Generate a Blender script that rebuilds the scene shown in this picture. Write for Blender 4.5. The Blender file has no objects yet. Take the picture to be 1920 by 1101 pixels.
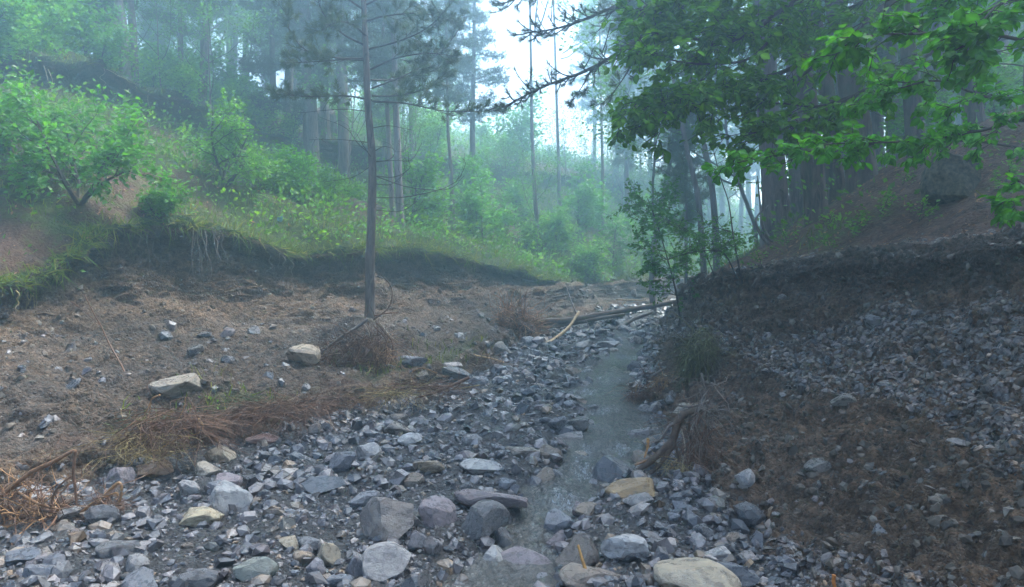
import bpy, math, random
import numpy as np
from mathutils import Vector, Matrix
from mathutils.bvhtree import BVHTree

SC = bpy.context.scene
COL = SC.collection
PI = math.pi

# ------------------------------------------------------------------ camera, sky, sun, exposure
F, CX, CY, CZ = 1371.0, 960.0, 550.5, 1.7          # focal length in photo pixels, image centre, eye height
cam_data = bpy.data.cameras.new('camera')
cam_data.sensor_width = 36.0
cam_data.lens = 36.0 * F / 1920.0
cam_data.clip_start = 0.05
cam_data.clip_end = 500.0
cam = bpy.data.objects.new('camera', cam_data)
cam.location = (0.0, 0.0, CZ)
cam.rotation_euler = (math.radians(90), 0, 0)
COL.objects.link(cam)
SC.camera = cam

SUN_EL, SUN_AZ = math.radians(60), math.radians(52)   # azimuth clockwise from +Y
world = bpy.data.worlds.new('World')
SC.world = world
world.use_nodes = True
wn = world.node_tree.nodes
wl = world.node_tree.links
bg = wn['Background']
sky = wn.new('ShaderNodeTexSky')
sky.sky_type = 'NISHITA'
sky.sun_disc = False
sky.sun_elevation = SUN_EL
sky.sun_rotation = SUN_AZ
sky.air_density = 1.0
sky.dust_density = 4.0
sky.ozone_density = 1.2
wl.new(sky.outputs[0], bg.inputs[0])
bg.inputs[1].default_value = 0.12

sun_data = bpy.data.lights.new('sun', 'SUN')
sun_data.energy = 1.6
sun_data.angle = math.radians(20)
sun_data.color = (1.0, 0.96, 0.90)
sun = bpy.data.objects.new('sun', sun_data)
sv = Vector((math.cos(SUN_EL) * math.sin(SUN_AZ), math.cos(SUN_EL) * math.cos(SUN_AZ), math.sin(SUN_EL)))
sun.rotation_euler = (-sv).to_track_quat('-Z', 'Y').to_euler()
sun.location = sv * 60
COL.objects.link(sun)

SC.view_settings.view_transform = 'Standard'
SC.view_settings.look = 'None'
SC.view_settings.gamma = 1.0
SC.view_settings.use_curve_mapping = False
SC.view_settings.exposure = 2.85
SC.render.engine = 'CYCLES'
SC.cycles.use_denoising = True
SC.cycles.max_bounces = 6
SC.cycles.diffuse_bounces = 3
SC.cycles.glossy_bounces = 2
SC.cycles.transmission_bounces = 4
SC.cycles.transparent_max_bounces = 6
SC.cycles.volume_bounces = 1
SC.cycles.sample_clamp_indirect = 4.0
SC.cycles.caustics_reflective = False
SC.cycles.caustics_refractive = False

HAZE_DENSITY = 0.0195

# ------------------------------------------------------------------ numeric helpers
def _hash(ix, iy, iz, s):
    n = (ix * 374761393 + iy * 668265263 + iz * 1442695041 + s * 974711) & 0xffffffff
    n = ((n ^ (n >> 13)) * 1274126177) & 0xffffffff
    n = ((n ^ (n >> 15)) * 668265263) & 0xffffffff
    return ((n ^ (n >> 16)) & 0xffffff) / float(0xffffff)

def vnoise(p, s=0):
    p = np.asarray(p, dtype=np.float64)
    i = np.floor(p).astype(np.int64)
    f = p - i
    f = f * f * f * (f * (f * 6 - 15) + 10)
    x, y, z = i[..., 0], i[..., 1], i[..., 2]
    fx, fy, fz = f[..., 0], f[..., 1], f[..., 2]
    def L(a, b, t): return a + (b - a) * t
    a = L(_hash(x, y, z, s), _hash(x + 1, y, z, s), fx)
    b = L(_hash(x, y + 1, z, s), _hash(x + 1, y + 1, z, s), fx)
    c = L(_hash(x, y, z + 1, s), _hash(x + 1, y, z + 1, s), fx)
    d = L(_hash(x, y + 1, z + 1, s), _hash(x + 1, y + 1, z + 1, s), fx)
    return L(L(a, b, fy), L(c, d, fy), fz) * 2 - 1

def fbm(p, freq=1.0, octv=4, s=0, gain=0.5):
    p = np.asarray(p, dtype=np.float64)
    out = 0; a = 1.0; tot = 0
    for k in range(octv):
        out = out + a * vnoise(p * (freq * 2.03 ** k) + 17.3 * k, s + k)
        tot += a; a *= gain
    return out / tot

def worley(p, s=0):
    """distance to the nearest and second nearest feature point, and the random value of the nearest cell"""
    p = np.asarray(p, dtype=np.float64); i = np.floor(p).astype(np.int64); f = p - i
    f1 = np.full(p.shape[:-1], 9.0); f2 = f1.copy(); idv = np.zeros(p.shape[:-1])
    for dx in (-1, 0, 1):
        for dy in (-1, 0, 1):
            for dz in (-1, 0, 1):
                x, y, z = i[..., 0] + dx, i[..., 1] + dy, i[..., 2] + dz
                h = _hash(x, y, z, s)
                g = np.stack([dx + h, dy + _hash(x, y, z, s + 1), dz + _hash(x, y, z, s + 2)], -1) - f
                dd = np.sqrt((g * g).sum(-1)); m = dd < f1
                f2 = np.where(m, f1, np.minimum(f2, dd)); f1 = np.where(m, dd, f1); idv = np.where(m, (h * 7.31) % 1.0, idv)
    return f1, f2, idv

def n1(x, freq, s=0, octv=2):
    x = np.asarray(x, dtype=np.float64)
    return fbm(np.stack([x, x * 0 + 3.7, x * 0 + 1.1], -1), freq, octv, s)

def unit(v):
    v = np.asarray(v, dtype=np.float64)
    return v / np.maximum(np.linalg.norm(v, axis=-1, keepdims=True), 1e-9)

def W(px, py, Y):
    """photo pixel at depth Y -> world point"""
    return np.array(((px - CX) / F * Y, Y, CZ - (py - CY) / F * Y))

def smooth(a, b, x):
    t = np.clip((x - a) / (b - a), 0, 1)
    return t * t * (3 - 2 * t)

# ------------------------------------------------------------------ mesh helpers
def mesh_np(name, V, faces, mat=None, col=None, flat=True, attr='Col'):
    """faces: list of (n,k) int arrays"""
    me = bpy.data.meshes.new(name)
    V = np.asarray(V, dtype=np.float32)
    me.vertices.add(len(V))
    me.vertices.foreach_set('co', V.ravel())
    faces = [np.asarray(f) for f in faces if len(f)]
    loops = np.concatenate([f.ravel() for f in faces]).astype(np.int32)
    sizes = np.concatenate([np.full(len(f), f.shape[1]) for f in faces]).astype(np.int32)
    starts = np.concatenate([[0], np.cumsum(sizes)[:-1]]).astype(np.int32)
    me.loops.add(len(loops))
    me.loops.foreach_set('vertex_index', loops)
    me.polygons.add(len(sizes))
    me.polygons.foreach_set('loop_start', starts)
    me.polygons.foreach_set('loop_total', sizes)
    me.update(calc_edges=True)
    me.polygons.foreach_set('use_smooth', np.full(len(sizes), not flat))
    if col is not None:
        col = np.asarray(col, dtype=np.float32)
        if col.shape[1] == 3:
            col = np.concatenate([col, np.ones((len(col), 1), np.float32)], 1)
        a = me.color_attributes.new(attr, 'FLOAT_COLOR', 'POINT')
        a.data.foreach_set('color', col.ravel())
    if mat:
        me.materials.append(mat)
    return me

class MB:
    """collects pieces of ONE part"""
    def __init__(self):
        self.V = []; self.Fc = []; self.C = []; self.n = 0
    def add(self, V, faces, col=None):
        V = np.asarray(V, dtype=np.float64).reshape(-1, 3)
        if len(V) == 0: return
        for f in faces:
            f = np.asarray(f)
            if len(f): self.Fc.append(f + self.n)
        self.V.append(V); self.n += len(V)
        c = np.ones((len(V), 3)) if col is None else np.broadcast_to(np.asarray(col, dtype=np.float64), (len(V), 3))
        self.C.append(c)
    def mesh(self, name, mat, loc=(0, 0, 0), flat=True):
        V = np.concatenate(self.V) - np.asarray(loc)
        by = {}
        for f in self.Fc: by.setdefault(f.shape[1], []).append(f)
        return mesh_np(name, V, [np.concatenate(v) for v in by.values()], mat, np.concatenate(self.C), flat)

def link(name, me, parent=None, loc=(0, 0, 0), kind=None):
    o = bpy.data.objects.new(name, me)
    COL.objects.link(o)
    o.location = loc
    if parent is not None: o.parent = parent
    if kind: o['kind'] = kind
    return o

def part(name, mb, mat, parent, flat=True, kind=None, base=None):
    """a part in world coordinates under an Empty whose world location is known"""
    loc = parent['_base'] if base is None else base
    o = link(name, mb.mesh(name, mat, loc, flat), parent)
    if kind: o['kind'] = kind
    return o

def tag(o, label, cat, group=None, kind=None):
    o['label'] = label
    o['category'] = cat
    if group: o['group'] = group
    if kind: o['kind'] = kind
    return o

def thing(name, label, cat, loc, group=None):
    o = bpy.data.objects.new(name, None)
    COL.objects.link(o)
    o.location = [float(v) for v in loc]
    o.empty_display_size = 0.2
    o['_base'] = [float(v) for v in loc]
    return tag(o, label, cat, group)

def copy_tree(root, loc, rotz=0.0, scale=1.0, label=None, group=None, tilt=(0, 0)):
    r = root.copy(); COL.objects.link(r)
    r.location = [float(v) for v in loc]
    r.rotation_euler = (tilt[0], tilt[1], rotz)
    r.scale = (scale,) * 3 if not isinstance(scale, tuple) else scale
    if label: r['label'] = label
    if group: r['group'] = group
    for ch in root.children:
        c = ch.copy(); COL.objects.link(c); c.parent = r
        for g in ch.children:
            d = g.copy(); COL.objects.link(d); d.parent = c
    return r

def tubes(P, R, s=5):
    """P (n,k,3) R (n,k) -> verts, quads"""
    P = np.asarray(P, dtype=np.float64); R = np.asarray(R, dtype=np.float64)
    n, k, _ = P.shape
    T = unit(np.gradient(P, axis=1))
    mt = np.abs(unit(P[:, -1] - P[:, 0]))
    ref = np.zeros((n, 3)); ref[np.arange(n), np.argmin(mt, axis=1)] = 1
    N = unit(np.cross(T, ref[:, None, :])); B = np.cross(T, N)
    a = np.arange(s) / s * 2 * PI
    V = P[:, :, None, :] + R[:, :, None, None] * (np.cos(a)[None, None, :, None] * N[:, :, None, :] + np.sin(a)[None, None, :, None] * B[:, :, None, :])
    idx = np.arange(n * k * s).reshape(n, k, s)
    q = np.stack([idx[:, :-1, :], np.roll(idx, -1, 2)[:, :-1, :], np.roll(idx, -1, 2)[:, 1:, :], idx[:, 1:, :]], -1).reshape(-1, 4)
    return V.reshape(-1, 3), q

def spline(pts, k):
    """Catmull-Rom resample of a polyline to k points"""
    p = np.asarray(pts, dtype=np.float64)
    if len(p) == 2:
        t = np.linspace(0, 1, k)[:, None]
        return p[0] * (1 - t) + p[1] * t
    p = np.concatenate([[2 * p[0] - p[1]], p, [2 * p[-1] - p[-2]]])
    m = len(p) - 3
    t = np.linspace(0, m, k); i = np.minimum(t.astype(int), m - 1); f = (t - i)[:, None]
    a, b, c, d = p[i], p[i + 1], p[i + 2], p[i + 3]
    return 0.5 * (2 * b + (c - a) * f + (2 * a - 5 * b + 4 * c - d) * f ** 2 + (3 * b - a - 3 * c + d) * f ** 3)

def taper(r0, r1, k, pw=1.0):
    return r0 + (r1 - r0) * np.linspace(0, 1, k) ** pw

def add_tube(mb, pts, r0, r1, k=12, s=6, col=None, pw=1.0, rough=0.0, seed=0, cap=False):
    P = spline(pts, k)
    R = taper(r0, r1, k, pw)
    if rough: R = R * (1 + rough * n1(np.arange(k), 0.9, seed))
    V, q = tubes(P[None], R[None], s)
    if rough:
        c = np.repeat(P, s, axis=0)
        V = c + (V - c) * (1 + rough * fbm(V, 1.2 / max(r0, 0.02), 3, seed))[:, None]
    fs = [q]
    if cap:
        fs.append(np.arange(s)[None, ::-1]); fs.append((np.arange(s) + (k - 1) * s)[None])
    mb.add(V, fs, col)
    return P

LEAF_LOW = (np.array([(0, 0, 0), (.45, .3, .07), (1, 0, -.08), (.45, -.3, .07)]), [np.array([[0, 2, 1], [0, 3, 2]])])
LEAF_HI = (np.array([(0, 0, 0), (.22, .24, .06), (.55, .33, .07), (.82, .17, .0), (1, 0, -.1), (.82, -.17, .0), (.55, -.33, .07), (.22, -.24, .06), (.3, 0, 0), (.65, 0, -.02)]),
           [np.array([[0, 8, 1], [1, 8, 2], [8, 9, 2], [2, 9, 3], [3, 9, 4], [0, 7, 8], [7, 6, 8], [8, 6, 9], [6, 5, 9], [5, 4, 9]])])

LEAF_HI_F = np.array([1.5, .95, .85, .9, 1.1, .9, .85, .95, 1.5, 1.35])     # paler midrib

def frames(d, n):
    """rows -> (N,3,3) matrices whose columns are long axis, width, normal"""
    d = unit(d); w = unit(np.cross(n, d)); nn = np.cross(d, w)
    return np.stack([d, w, nn], -1)

def scatter_mesh(mb, tmpl, pos, M, size, col=None, vf=None):
    V0, fs = tmpl
    pos = np.asarray(pos); n = len(pos)
    if n == 0: return
    size = np.asarray(size, dtype=np.float64)
    if size.ndim == 1: size = size[:, None].repeat(3, 1)
    V = np.einsum('nij,nkj->nki', M, V0[None] * size[:, None, :]) + pos[:, None, :]
    off = (np.arange(n) * len(V0))[:, None, None]
    c = None if col is None else np.repeat(np.broadcast_to(col, (n, 3)), len(V0), axis=0)
    if vf is not None and c is not None: c = c * np.tile(vf, n)[:, None]
    mb.add(V.reshape(-1, 3), [(f[None] + off).reshape(-1, f.shape[1]) for f in fs], c)

# ------------------------------------------------------------------ materials
def nodes_of(name):
    m = bpy.data.materials.new(name); m.use_nodes = True
    nt = m.node_tree
    for n in list(nt.nodes): nt.nodes.remove(n)
    out = nt.nodes.new('ShaderNodeOutputMaterial')
    return m, nt, out

class N:
    def __init__(self, nt): self.nt = nt
    def __call__(self, typ, **kw):
        n = self.nt.nodes.new('ShaderNode' + typ)
        for k, v in kw.items():
            if k.startswith('i_'): n.inputs[k[2:].replace('_', ' ')].default_value = v
            else: setattr(n, k, v)
        return n
    def l(self, a, b): self.nt.links.new(a, b)
    def noise(self, vec, scale, detail=4, rough=0.55, dist=0.0):
        n = self('TexNoise'); n.inputs['Scale'].default_value = scale; n.inputs['Detail'].default_value = detail
        n.inputs['Roughness'].default_value = rough; n.inputs['Distortion'].default_value = dist
        self.l(vec, n.inputs['Vector']); return n.outputs['Fac']
    def ramp(self, fac, a, b, ca=(0, 0, 0, 1), cb=(1, 1, 1, 1)):
        r = self('ValToRGB'); r.color_ramp.elements[0].position = a; r.color_ramp.elements[1].position = b
        r.color_ramp.elements[0].color = ca; r.color_ramp.elements[1].color = cb
        self.l(fac, r.inputs[0]); return r.outputs[0]
    def mix(self, fac, a, b, mode='MIX'):
        m = self('Mix', data_type='RGBA', blend_type=mode)
        for sock, v in ((0, fac), (6, a), (7, b)):
            if hasattr(v, 'is_output'): self.l(v, m.inputs[sock])
            else: m.inputs[sock].default_value = v if sock == 0 else (v if len(v) == 4 else (*v, 1))
        return m.outputs[2]
    def math(self, op, a, b=None, c=None):
        m = self('Math', operation=op)
        for k, v in enumerate((a, b, c)):
            if v is None: continue
            if hasattr(v, 'is_output'): self.l(v, m.inputs[k])
            else: m.inputs[k].default_value = v
        return m.outputs[0]

def mat_bark(name, c1, c2, scale=1.0, stretch=(9, 9, 1.6), bump=0.6, rough=0.9, moss=0.0):
    m, nt, out = nodes_of(name); g = N(nt)
    tc = g('TexCoord'); mp = g('Mapping'); mp.inputs['Scale'].default_value = stretch
    g.l(tc.outputs['Object'], mp.inputs['Vector'])
    f1 = g.noise(mp.outputs[0], 2.2 * scale, 5, .65, .8)
    f2 = g.noise(tc.outputs['Object'], 2.3, 3)
    crack = g.ramp(f1, .38, .62)
    c = g.mix(crack, c1, c2)
    c = g.mix(g.ramp(f2, .35, .75), c, [v * .7 for v in c2[:3]])
    if moss:
        c = g.mix(g.math('MULTIPLY', g.ramp(g.noise(tc.outputs['Object'], 4.5, 5), .5, .62), moss), c, (.05, .075, .03))
    b = g('BsdfPrincipled'); b.inputs['Roughness'].default_value = rough
    b.inputs['Specular IOR Level'].default_value = .25
    g.l(c, b.inputs['Base Color'])
    bp = g('Bump'); bp.inputs['Strength'].default_value = bump; bp.inputs['Distance'].default_value = .03
    g.l(f1, bp.inputs['Height']); g.l(bp.outputs[0], b.inputs['Normal'])
    g.l(b.outputs[0], out.inputs[0]); return m

def mat_leaf(name, c, var=.35, trans=.42, rough=.45, spec=.35):
    """diffuse + translucent + sheen; the colour attribute tints it, Object Info varies it per object"""
    m, nt, out = nodes_of(name); g = N(nt)
    at = g('Attribute', attribute_name='Col'); oi = g('ObjectInfo')
    base = g.mix(1.0, at.outputs['Color'], (*c, 1), 'MULTIPLY')
    r = g.math('MULTIPLY_ADD', oi.outputs['Random'], var, 1 - var / 2)
    hsv = g('HueSaturation'); g.l(base, hsv.inputs['Color']); g.l(r, hsv.inputs['Value'])
    b = g('BsdfPrincipled'); b.inputs['Roughness'].default_value = rough
    b.inputs['Specular IOR Level'].default_value = spec
    g.l(hsv.outputs[0], b.inputs['Base Color'])
    t = g('BsdfTranslucent')
    g.l(g.mix(1.0, hsv.outputs[0], (1.25, 1.35, .6, 1), 'MULTIPLY'), t.inputs[0])
    mx = g('MixShader'); mx.inputs[0].default_value = trans
    g.l(b.outputs[0], mx.inputs[1]); g.l(t.outputs[0], mx.inputs[2]); g.l(mx.outputs[0], out.inputs[0])
    return m

def mat_rock(name, use_attr):
    m, nt, out = nodes_of(name); g = N(nt)
    tc = g('TexCoord')
    vec = tc.outputs['Object']
    if use_attr:
        at = g('Attribute', attribute_name='Col'); base = at.outputs['Color']
        sc = 1.0
    else:
        oi = g('ObjectInfo'); base = oi.outputs['Color']
        add = g('VectorMath', operation='ADD'); g.l(vec, add.inputs[0])
        sp = g('CombineXYZ'); g.l(g.math('MULTIPLY', oi.outputs['Random'], 40.0), sp.inputs[0]); g.l(g.math('MULTIPLY', oi.outputs['Random'], 17.0), sp.inputs[1])
        g.l(sp.outputs[0], add.inputs[1]); vec = add.outputs[0]; sc = 1.0
    big = g.noise(vec, 2.0 if not use_attr else 14, 5, .6, .6)
    fine = g.noise(vec, 16 if not use_attr else 70, 6, .7)
    c = g.mix(g.ramp(big, .3, .7), g.mix(1.0, base, (.55, .55, .58, 1), 'MULTIPLY'), g.mix(1.0, base, (1.35, 1.3, 1.25, 1), 'MULTIPLY'))
    c = g.mix(g.math('MULTIPLY', g.ramp(fine, .35, .75), .55), c, g.mix(1.0, c, (.45, .43, .42, 1), 'MULTIPLY'))
    if not use_attr:
        mp = g('Mapping'); mp.inputs['Scale'].default_value = (1, 1, 4); mp.inputs['Rotation'].default_value = (.5, .9, .2); g.l(vec, mp.inputs['Vector'])
        v = g.noise(mp.outputs[0], 2.6, 6, .62, 1.6)
        vein = g.ramp(g.math('ABSOLUTE', g.math('SUBTRACT', v, .5)), .004, .03, (1, 1, 1, 1), (0, 0, 0, 1))
        c = g.mix(g.math('MULTIPLY', vein, .35), c, (.42, .40, .38))
        mud = g.ramp(g.noise(vec, 3.5, 5, .6), .56, .72)
        c = g.mix(g.math('MULTIPLY', mud, .75), c, (.105, .080, .056))
    b = g('BsdfPrincipled'); g.l(c, b.inputs['Base Color'])
    lo_ = .13 if not use_attr else .16
    rr = g.ramp(big, .35, .7, (lo_, lo_, lo_, 1), (.55, .55, .55, 1)); g.l(rr, b.inputs['Roughness'])
    b.inputs['Specular IOR Level'].default_value = .8
    bp = g('Bump'); bp.inputs['Strength'].default_value = .55; bp.inputs['Distance'].default_value = .04 if not use_attr else .012
    g.l(fine, bp.inputs['Height']); g.l(bp.outputs[0], b.inputs['Normal'])
    g.l(b.outputs[0], out.inputs[0]); return m

def mat_simple(name, c, rough=.8, var=.4, scale=20, spec=.3, bump=.3, attr=False):
    m, nt, out = nodes_of(name); g = N(nt)
    tc = g('TexCoord')
    f = g.noise(tc.outputs['Object'], scale, 5, .6)
    if attr:
        at = g('Attribute', attribute_name='Col'); base = g.mix(1.0, at.outputs['Color'], (*c, 1), 'MULTIPLY')
    else:
        base = (*c, 1)
    lo = g.mix(1.0, base, (1 - var, 1 - var, 1 - var, 1), 'MULTIPLY'); hi = g.mix(1.0, base, (1 + var, 1 + var, 1 + var * .9, 1), 'MULTIPLY')
    cc = g.mix(g.ramp(f, .3, .7), lo, hi)
    b = g('BsdfPrincipled'); g.l(cc, b.inputs['Base Color']); b.inputs['Roughness'].default_value = rough
    b.inputs['Specular IOR Level'].default_value = spec
    bp = g('Bump'); bp.inputs['Strength'].default_value = bump; bp.inputs['Distance'].default_value = .01
    g.l(f, bp.inputs['Height']); g.l(bp.outputs[0], b.inputs['Normal'])
    g.l(b.outputs[0], out.inputs[0]); return m

def mat_ground():
    """zone attribute: R bare eroded soil, G moss and grass, B wet gravel bed; where all are low: brown needle litter"""
    m, nt, out = nodes_of('forest_ground'); g = N(nt)
    tc = g('TexCoord'); P = tc.outputs['Object']
    at = g('Attribute', attribute_name='zone'); sep = g('SeparateColor'); g.l(at.outputs['Color'], sep.inputs[0])
    a2 = g('Attribute', attribute_name='Col')
    n_big = g.noise(P, 1.3, 4, .6); n_mid = g.noise(P, 7, 5, .62, .4); n_fine = g.noise(P, 38, 5, .7); n_grain = g.noise(P, 120, 3, .7)
    def cells(scale, dist):
        w = g('VectorMath', operation='ADD'); nv = g('TexNoise'); nv.inputs['Scale'].default_value = scale * .6; g.l(P, nv.inputs['Vector'])
        sc_ = g('VectorMath', operation='SCALE'); sc_.inputs['Scale'].default_value = dist / scale; g.l(nv.outputs['Color'], sc_.inputs[0])
        g.l(P, w.inputs[0]); g.l(sc_.outputs[0], w.inputs[1])
        v = g('TexVoronoi'); v.inputs['Scale'].default_value = scale; g.l(w.outputs[0], v.inputs['Vector']); return v
    v1 = cells(26, 1.2); v2 = cells(70, 1.0)
    s1 = g('SeparateColor'); g.l(v1.outputs['Color'], s1.inputs[0]); s2 = g('SeparateColor'); g.l(v2.outputs['Color'], s2.inputs[0])
    litter = g.mix(g.ramp(n_mid, .35, .65), (.060, .032, .020), (.165, .085, .050))
    litter = g.mix(g.math('MULTIPLY', g.ramp(n_fine, .52, .66), .6), litter, (.30, .19, .12))
    soil = g.mix(g.ramp(n_mid, .3, .7), (.068, .043, .026), (.26, .168, .10))
    soil = g.mix(g.ramp(n_big, .4, .7), soil, (.155, .110, .076))
    soil = g.mix(1.0, soil, g.ramp(s1.outputs[0], 0, 1, (.62, .60, .58, 1), (1.3, 1.3, 1.3, 1)), 'MULTIPLY')
    soil = g.mix(1.0, soil, g.ramp(s2.outputs[0], 0, 1, (.7, .7, .7, 1), (1.25, 1.25, 1.25, 1)), 'MULTIPLY')
    soil = g.mix(1.0, soil, a2.outputs['Color'], 'MULTIPLY')
    soil = g.mix(g.math('MULTIPLY', g.ramp(n_fine, .56, .68), .45), soil, (.19, .165, .14))
    bed = g.mix(g.ramp(n_mid, .35, .65), (.030, .028, .028), (.085, .074, .064))
    bed = g.mix(g.math('MULTIPLY', g.ramp(n_fine, .5, .66), .5), bed, (.13, .125, .13))
    green = g.mix(g.ramp(n_mid, .35, .65), (.030, .045, .012), (.085, .115, .022))
    def blend(ch, c_under, c_over, k=.5):
        f = g.math('ADD', sep.outputs[ch], g.math('MULTIPLY', g.math('SUBTRACT', n_mid, .5), k))
        return g.mix(g.ramp(f, .35, .62), c_under, c_over)
    c = blend(1, litter, green, 1.1)
    c = blend(0, c, soil, .35)
    c = blend(2, c, bed, .35)
    c = g.mix(g.math('MULTIPLY', g.ramp(n_grain, .4, .7), .35), c, g.mix(1.0, c, (.45, .45, .45, 1), 'MULTIPLY'))
    b = g('BsdfPrincipled'); g.l(c, b.inputs['Base Color'])
    rg = g.math('SUBTRACT', .92, g.math('MULTIPLY', sep.outputs[2], g.math('MULTIPLY', g.ramp(n_big, .35, .65), .55)))
    g.l(rg, b.inputs['Roughness']); b.inputs['Specular IOR Level'].default_value = .35
    b1 = g('Bump'); b1.inputs['Strength'].default_value = .9; b1.inputs['Distance'].default_value = .10; g.l(n_mid, b1.inputs['Height'])
    b2 = g('Bump'); b2.inputs['Strength'].default_value = .9; b2.inputs['Distance'].default_value = .05; g.l(g.math('SUBTRACT', g.math('MULTIPLY', n_fine, .6), g.math('MULTIPLY', v1.outputs['Distance'], .9)), b2.inputs['Height']); g.l(b1.outputs[0], b2.inputs['Normal'])
    b3 = g('Bump'); b3.inputs['Strength'].default_value = .7; b3.inputs['Distance'].default_value = .016; g.l(g.math('SUBTRACT', g.math('MULTIPLY', n_grain, .6), v2.outputs['Distance']), b3.inputs['Height']); g.l(b2.outputs[0], b3.inputs['Normal'])
    g.l(b3.outputs[0], b.inputs['Normal']); g.l(b.outputs[0], out.inputs[0]); return m

def mat_water():
    m, nt, out = nodes_of('stream_water'); g = N(nt)
    tc = g('TexCoord'); P = tc.outputs['Object']
    at = g('Attribute', attribute_name='Col'); sep = g('SeparateColor'); g.l(at.outputs['Color'], sep.inputs[0])
    mp = g('Mapping'); mp.inputs['Scale'].default_value = (2.0, .8, 1); g.l(P, mp.inputs['Vector'])
    w1 = g.noise(mp.outputs[0], 11, 3, .55, 1.5); w2 = g.noise(mp.outputs[0], 26, 4, .6, 1.2)
    foam = g.ramp(g.math('ADD', sep.outputs[0], g.math('MULTIPLY', g.math('SUBTRACT', w2, .5), 2.0)), .35, .95)
    foam = g.math('MULTIPLY', foam, g.ramp(sep.outputs[0], .05, .5))
    b = g('BsdfPrincipled')
    c = g.mix(g.ramp(w1, .35, .65), (.115, .105, .088), (.175, .165, .145))
    g.l(g.mix(foam, c, (.62, .68, .74)), b.inputs['Base Color'])
    g.l(g.math('MULTIPLY_ADD', foam, .45, .03), b.inputs['Roughness'])
    b.inputs['IOR'].default_value = 1.33; b.inputs['Specular IOR Level'].default_value = 1.0
    bp = g('Bump'); bp.inputs['Strength'].default_value = 1.0; bp.inputs['Distance'].default_value = .10; g.l(w1, bp.inputs['Height'])
    b2 = g('Bump'); b2.inputs['Strength'].default_value = .5; b2.inputs['Distance'].default_value = .015; g.l(w2, b2.inputs['Height']); g.l(bp.outputs[0], b2.inputs['Normal'])
    g.l(b2.outputs[0], b.inputs['Normal'])
    tr = g('BsdfTransparent'); mx = g('MixShader')
    g.l(g.math('MULTIPLY_ADD', foam, .15, .84), mx.inputs[0]); g.l(tr.outputs[0], mx.inputs[1]); g.l(b.outputs[0], mx.inputs[2])
    g.l(mx.outputs[0], out.inputs[0]); return m

M_GROUND = mat_ground(); M_WATER = mat_water()
M_ROCK = mat_rock('wet_rock', False); M_GRAVEL = mat_rock('wet_gravel', True)
M_PINE = mat_bark('pine_bark_grey', (.045, .034, .030), (.21, .165, .14), 1.0, bump=.8)
M_PINE_DARK = mat_bark('pine_bark_brown', (.030, .022, .018), (.155, .110, .085), .8, bump=1.0, moss=.35)
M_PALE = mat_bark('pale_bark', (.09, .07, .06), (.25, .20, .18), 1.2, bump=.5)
M_TWIG = mat_simple('dark_twig_bark', (.060, .046, .038), .85, .4, 30)
M_ROOT = mat_simple('root_bark', (1, 1, 1), .75, .45, 26, attr=True)
M_NEEDLE = mat_leaf('pine_needles', (.070, .110, .050), .3, .2, .5, .3)
M_LEAF = mat_leaf('green_leaves', (.080, .205, .020), .3, .45)
M_LEAF_NEAR = mat_leaf('broad_green_leaves', (.052, .170, .014), .5, .45, .5, .22)
M_GRASS = mat_leaf('grass_blades', (.11, .18, .025), .2, .3, .6, .2)
# ------------------------------------------------------------------ the gully: one curvilinear ground sheet
tb = lambda *a: (np.array(a[0::2], float), np.array(a[1::2], float))
def T(tab, Y): return np.interp(Y, tab[0], tab[1])
def TS(tab, Y):      # smoothed table
    return (T(tab, Y - .5) + T(tab, Y) + T(tab, Y + .5) + T(tab, Y - .25) + T(tab, Y + .25)) / 5

T_BED = tb(-6, -.35, 4, 0, 12, .48, 22, 1.08, 30, 1.5, 80, 6)
T_LX = tb(-6, -6.9, 7, -6.6, 9, -6.15, 9.6, -6.3, 10.6, -6.2, 11.8, -5.6, 13, -3.95, 13.6, -3.9, 15, -2.8, 17, -1.36, 20, .58, 22, 1.5, 25, 3.6, 28, 6, 34, 11, 80, 40)
T_LZ = tb(-6, 1.7, 7, 1.72, 9, 1.8, 9.7, 2.1, 10.6, 2.75, 11.8, 2.95, 13, 2.42, 13.6, 2.55, 15, 2.7, 17, 2.57, 20, 2.2, 22, 1.95, 25, 2.1, 28, 2.3, 34, 2.8, 80, 7)
T_LW = tb(-6, .8, 8, .6, 9, .6, 10.2, 1.15, 12.3, 1.55, 15, 1.2, 18, 1.0, 22, .7, 30, .5, 80, .5)
T_STEP = tb(-6, -4.6, 4, -4.2, 5.4, -3.8, 6.3, -3.35, 8, -2.4, 8.55, -1.75, 11, -.64, 13.9, -.1, 17, .6, 20, 1.75, 22, 2.6, 25, 4.5, 28, 6.9, 34, 12, 80, 41)
T_STREAM = tb(-6, -.6, 3.5, -.12, 4.3, -.02, 4.9, .25, 5.6, .38, 6.8, .86, 8, 1.08, 9.4, 1.12, 11.5, 1.72, 13.9, 2.2, 17, 2.6, 20, 3.4, 23, 6, 28, 9, 80, 43)
T_SW = tb(-6, .6, 4.2, .55, 4.9, .33, 5.4, .34, 6.3, .42, 6.9, .55, 8, .42, 9.5, .5, 12, .45, 16, .4, 80, .4)
T_RF = tb(-6, 1.2, 3, 1.45, 4.2, 1.62, 5.0, 1.55, 5.8, 1.42, 7, 1.5, 9, 1.78, 12.5, 2.5, 17, 3.35, 20, 4.5, 23, 7.5, 28, 11, 34, 17, 80, 46)
T_RX = tb(-6, 5.2, 3, 5.0, 5, 4.6, 7, 4.15, 8.6, 3.45, 9.6, 2.9, 10.2, 2.75, 13, 3.2, 17, 4.0, 20, 5.3, 23, 8.4, 28, 12, 34, 18, 80, 47)
T_RZ = tb(-6, 2.2, 5, 2.25, 7, 2.15, 8.6, 2.08, 10, 1.95, 13, 1.8, 17, 1.8, 20, 1.9, 25, 2.3, 80, 8)
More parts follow.
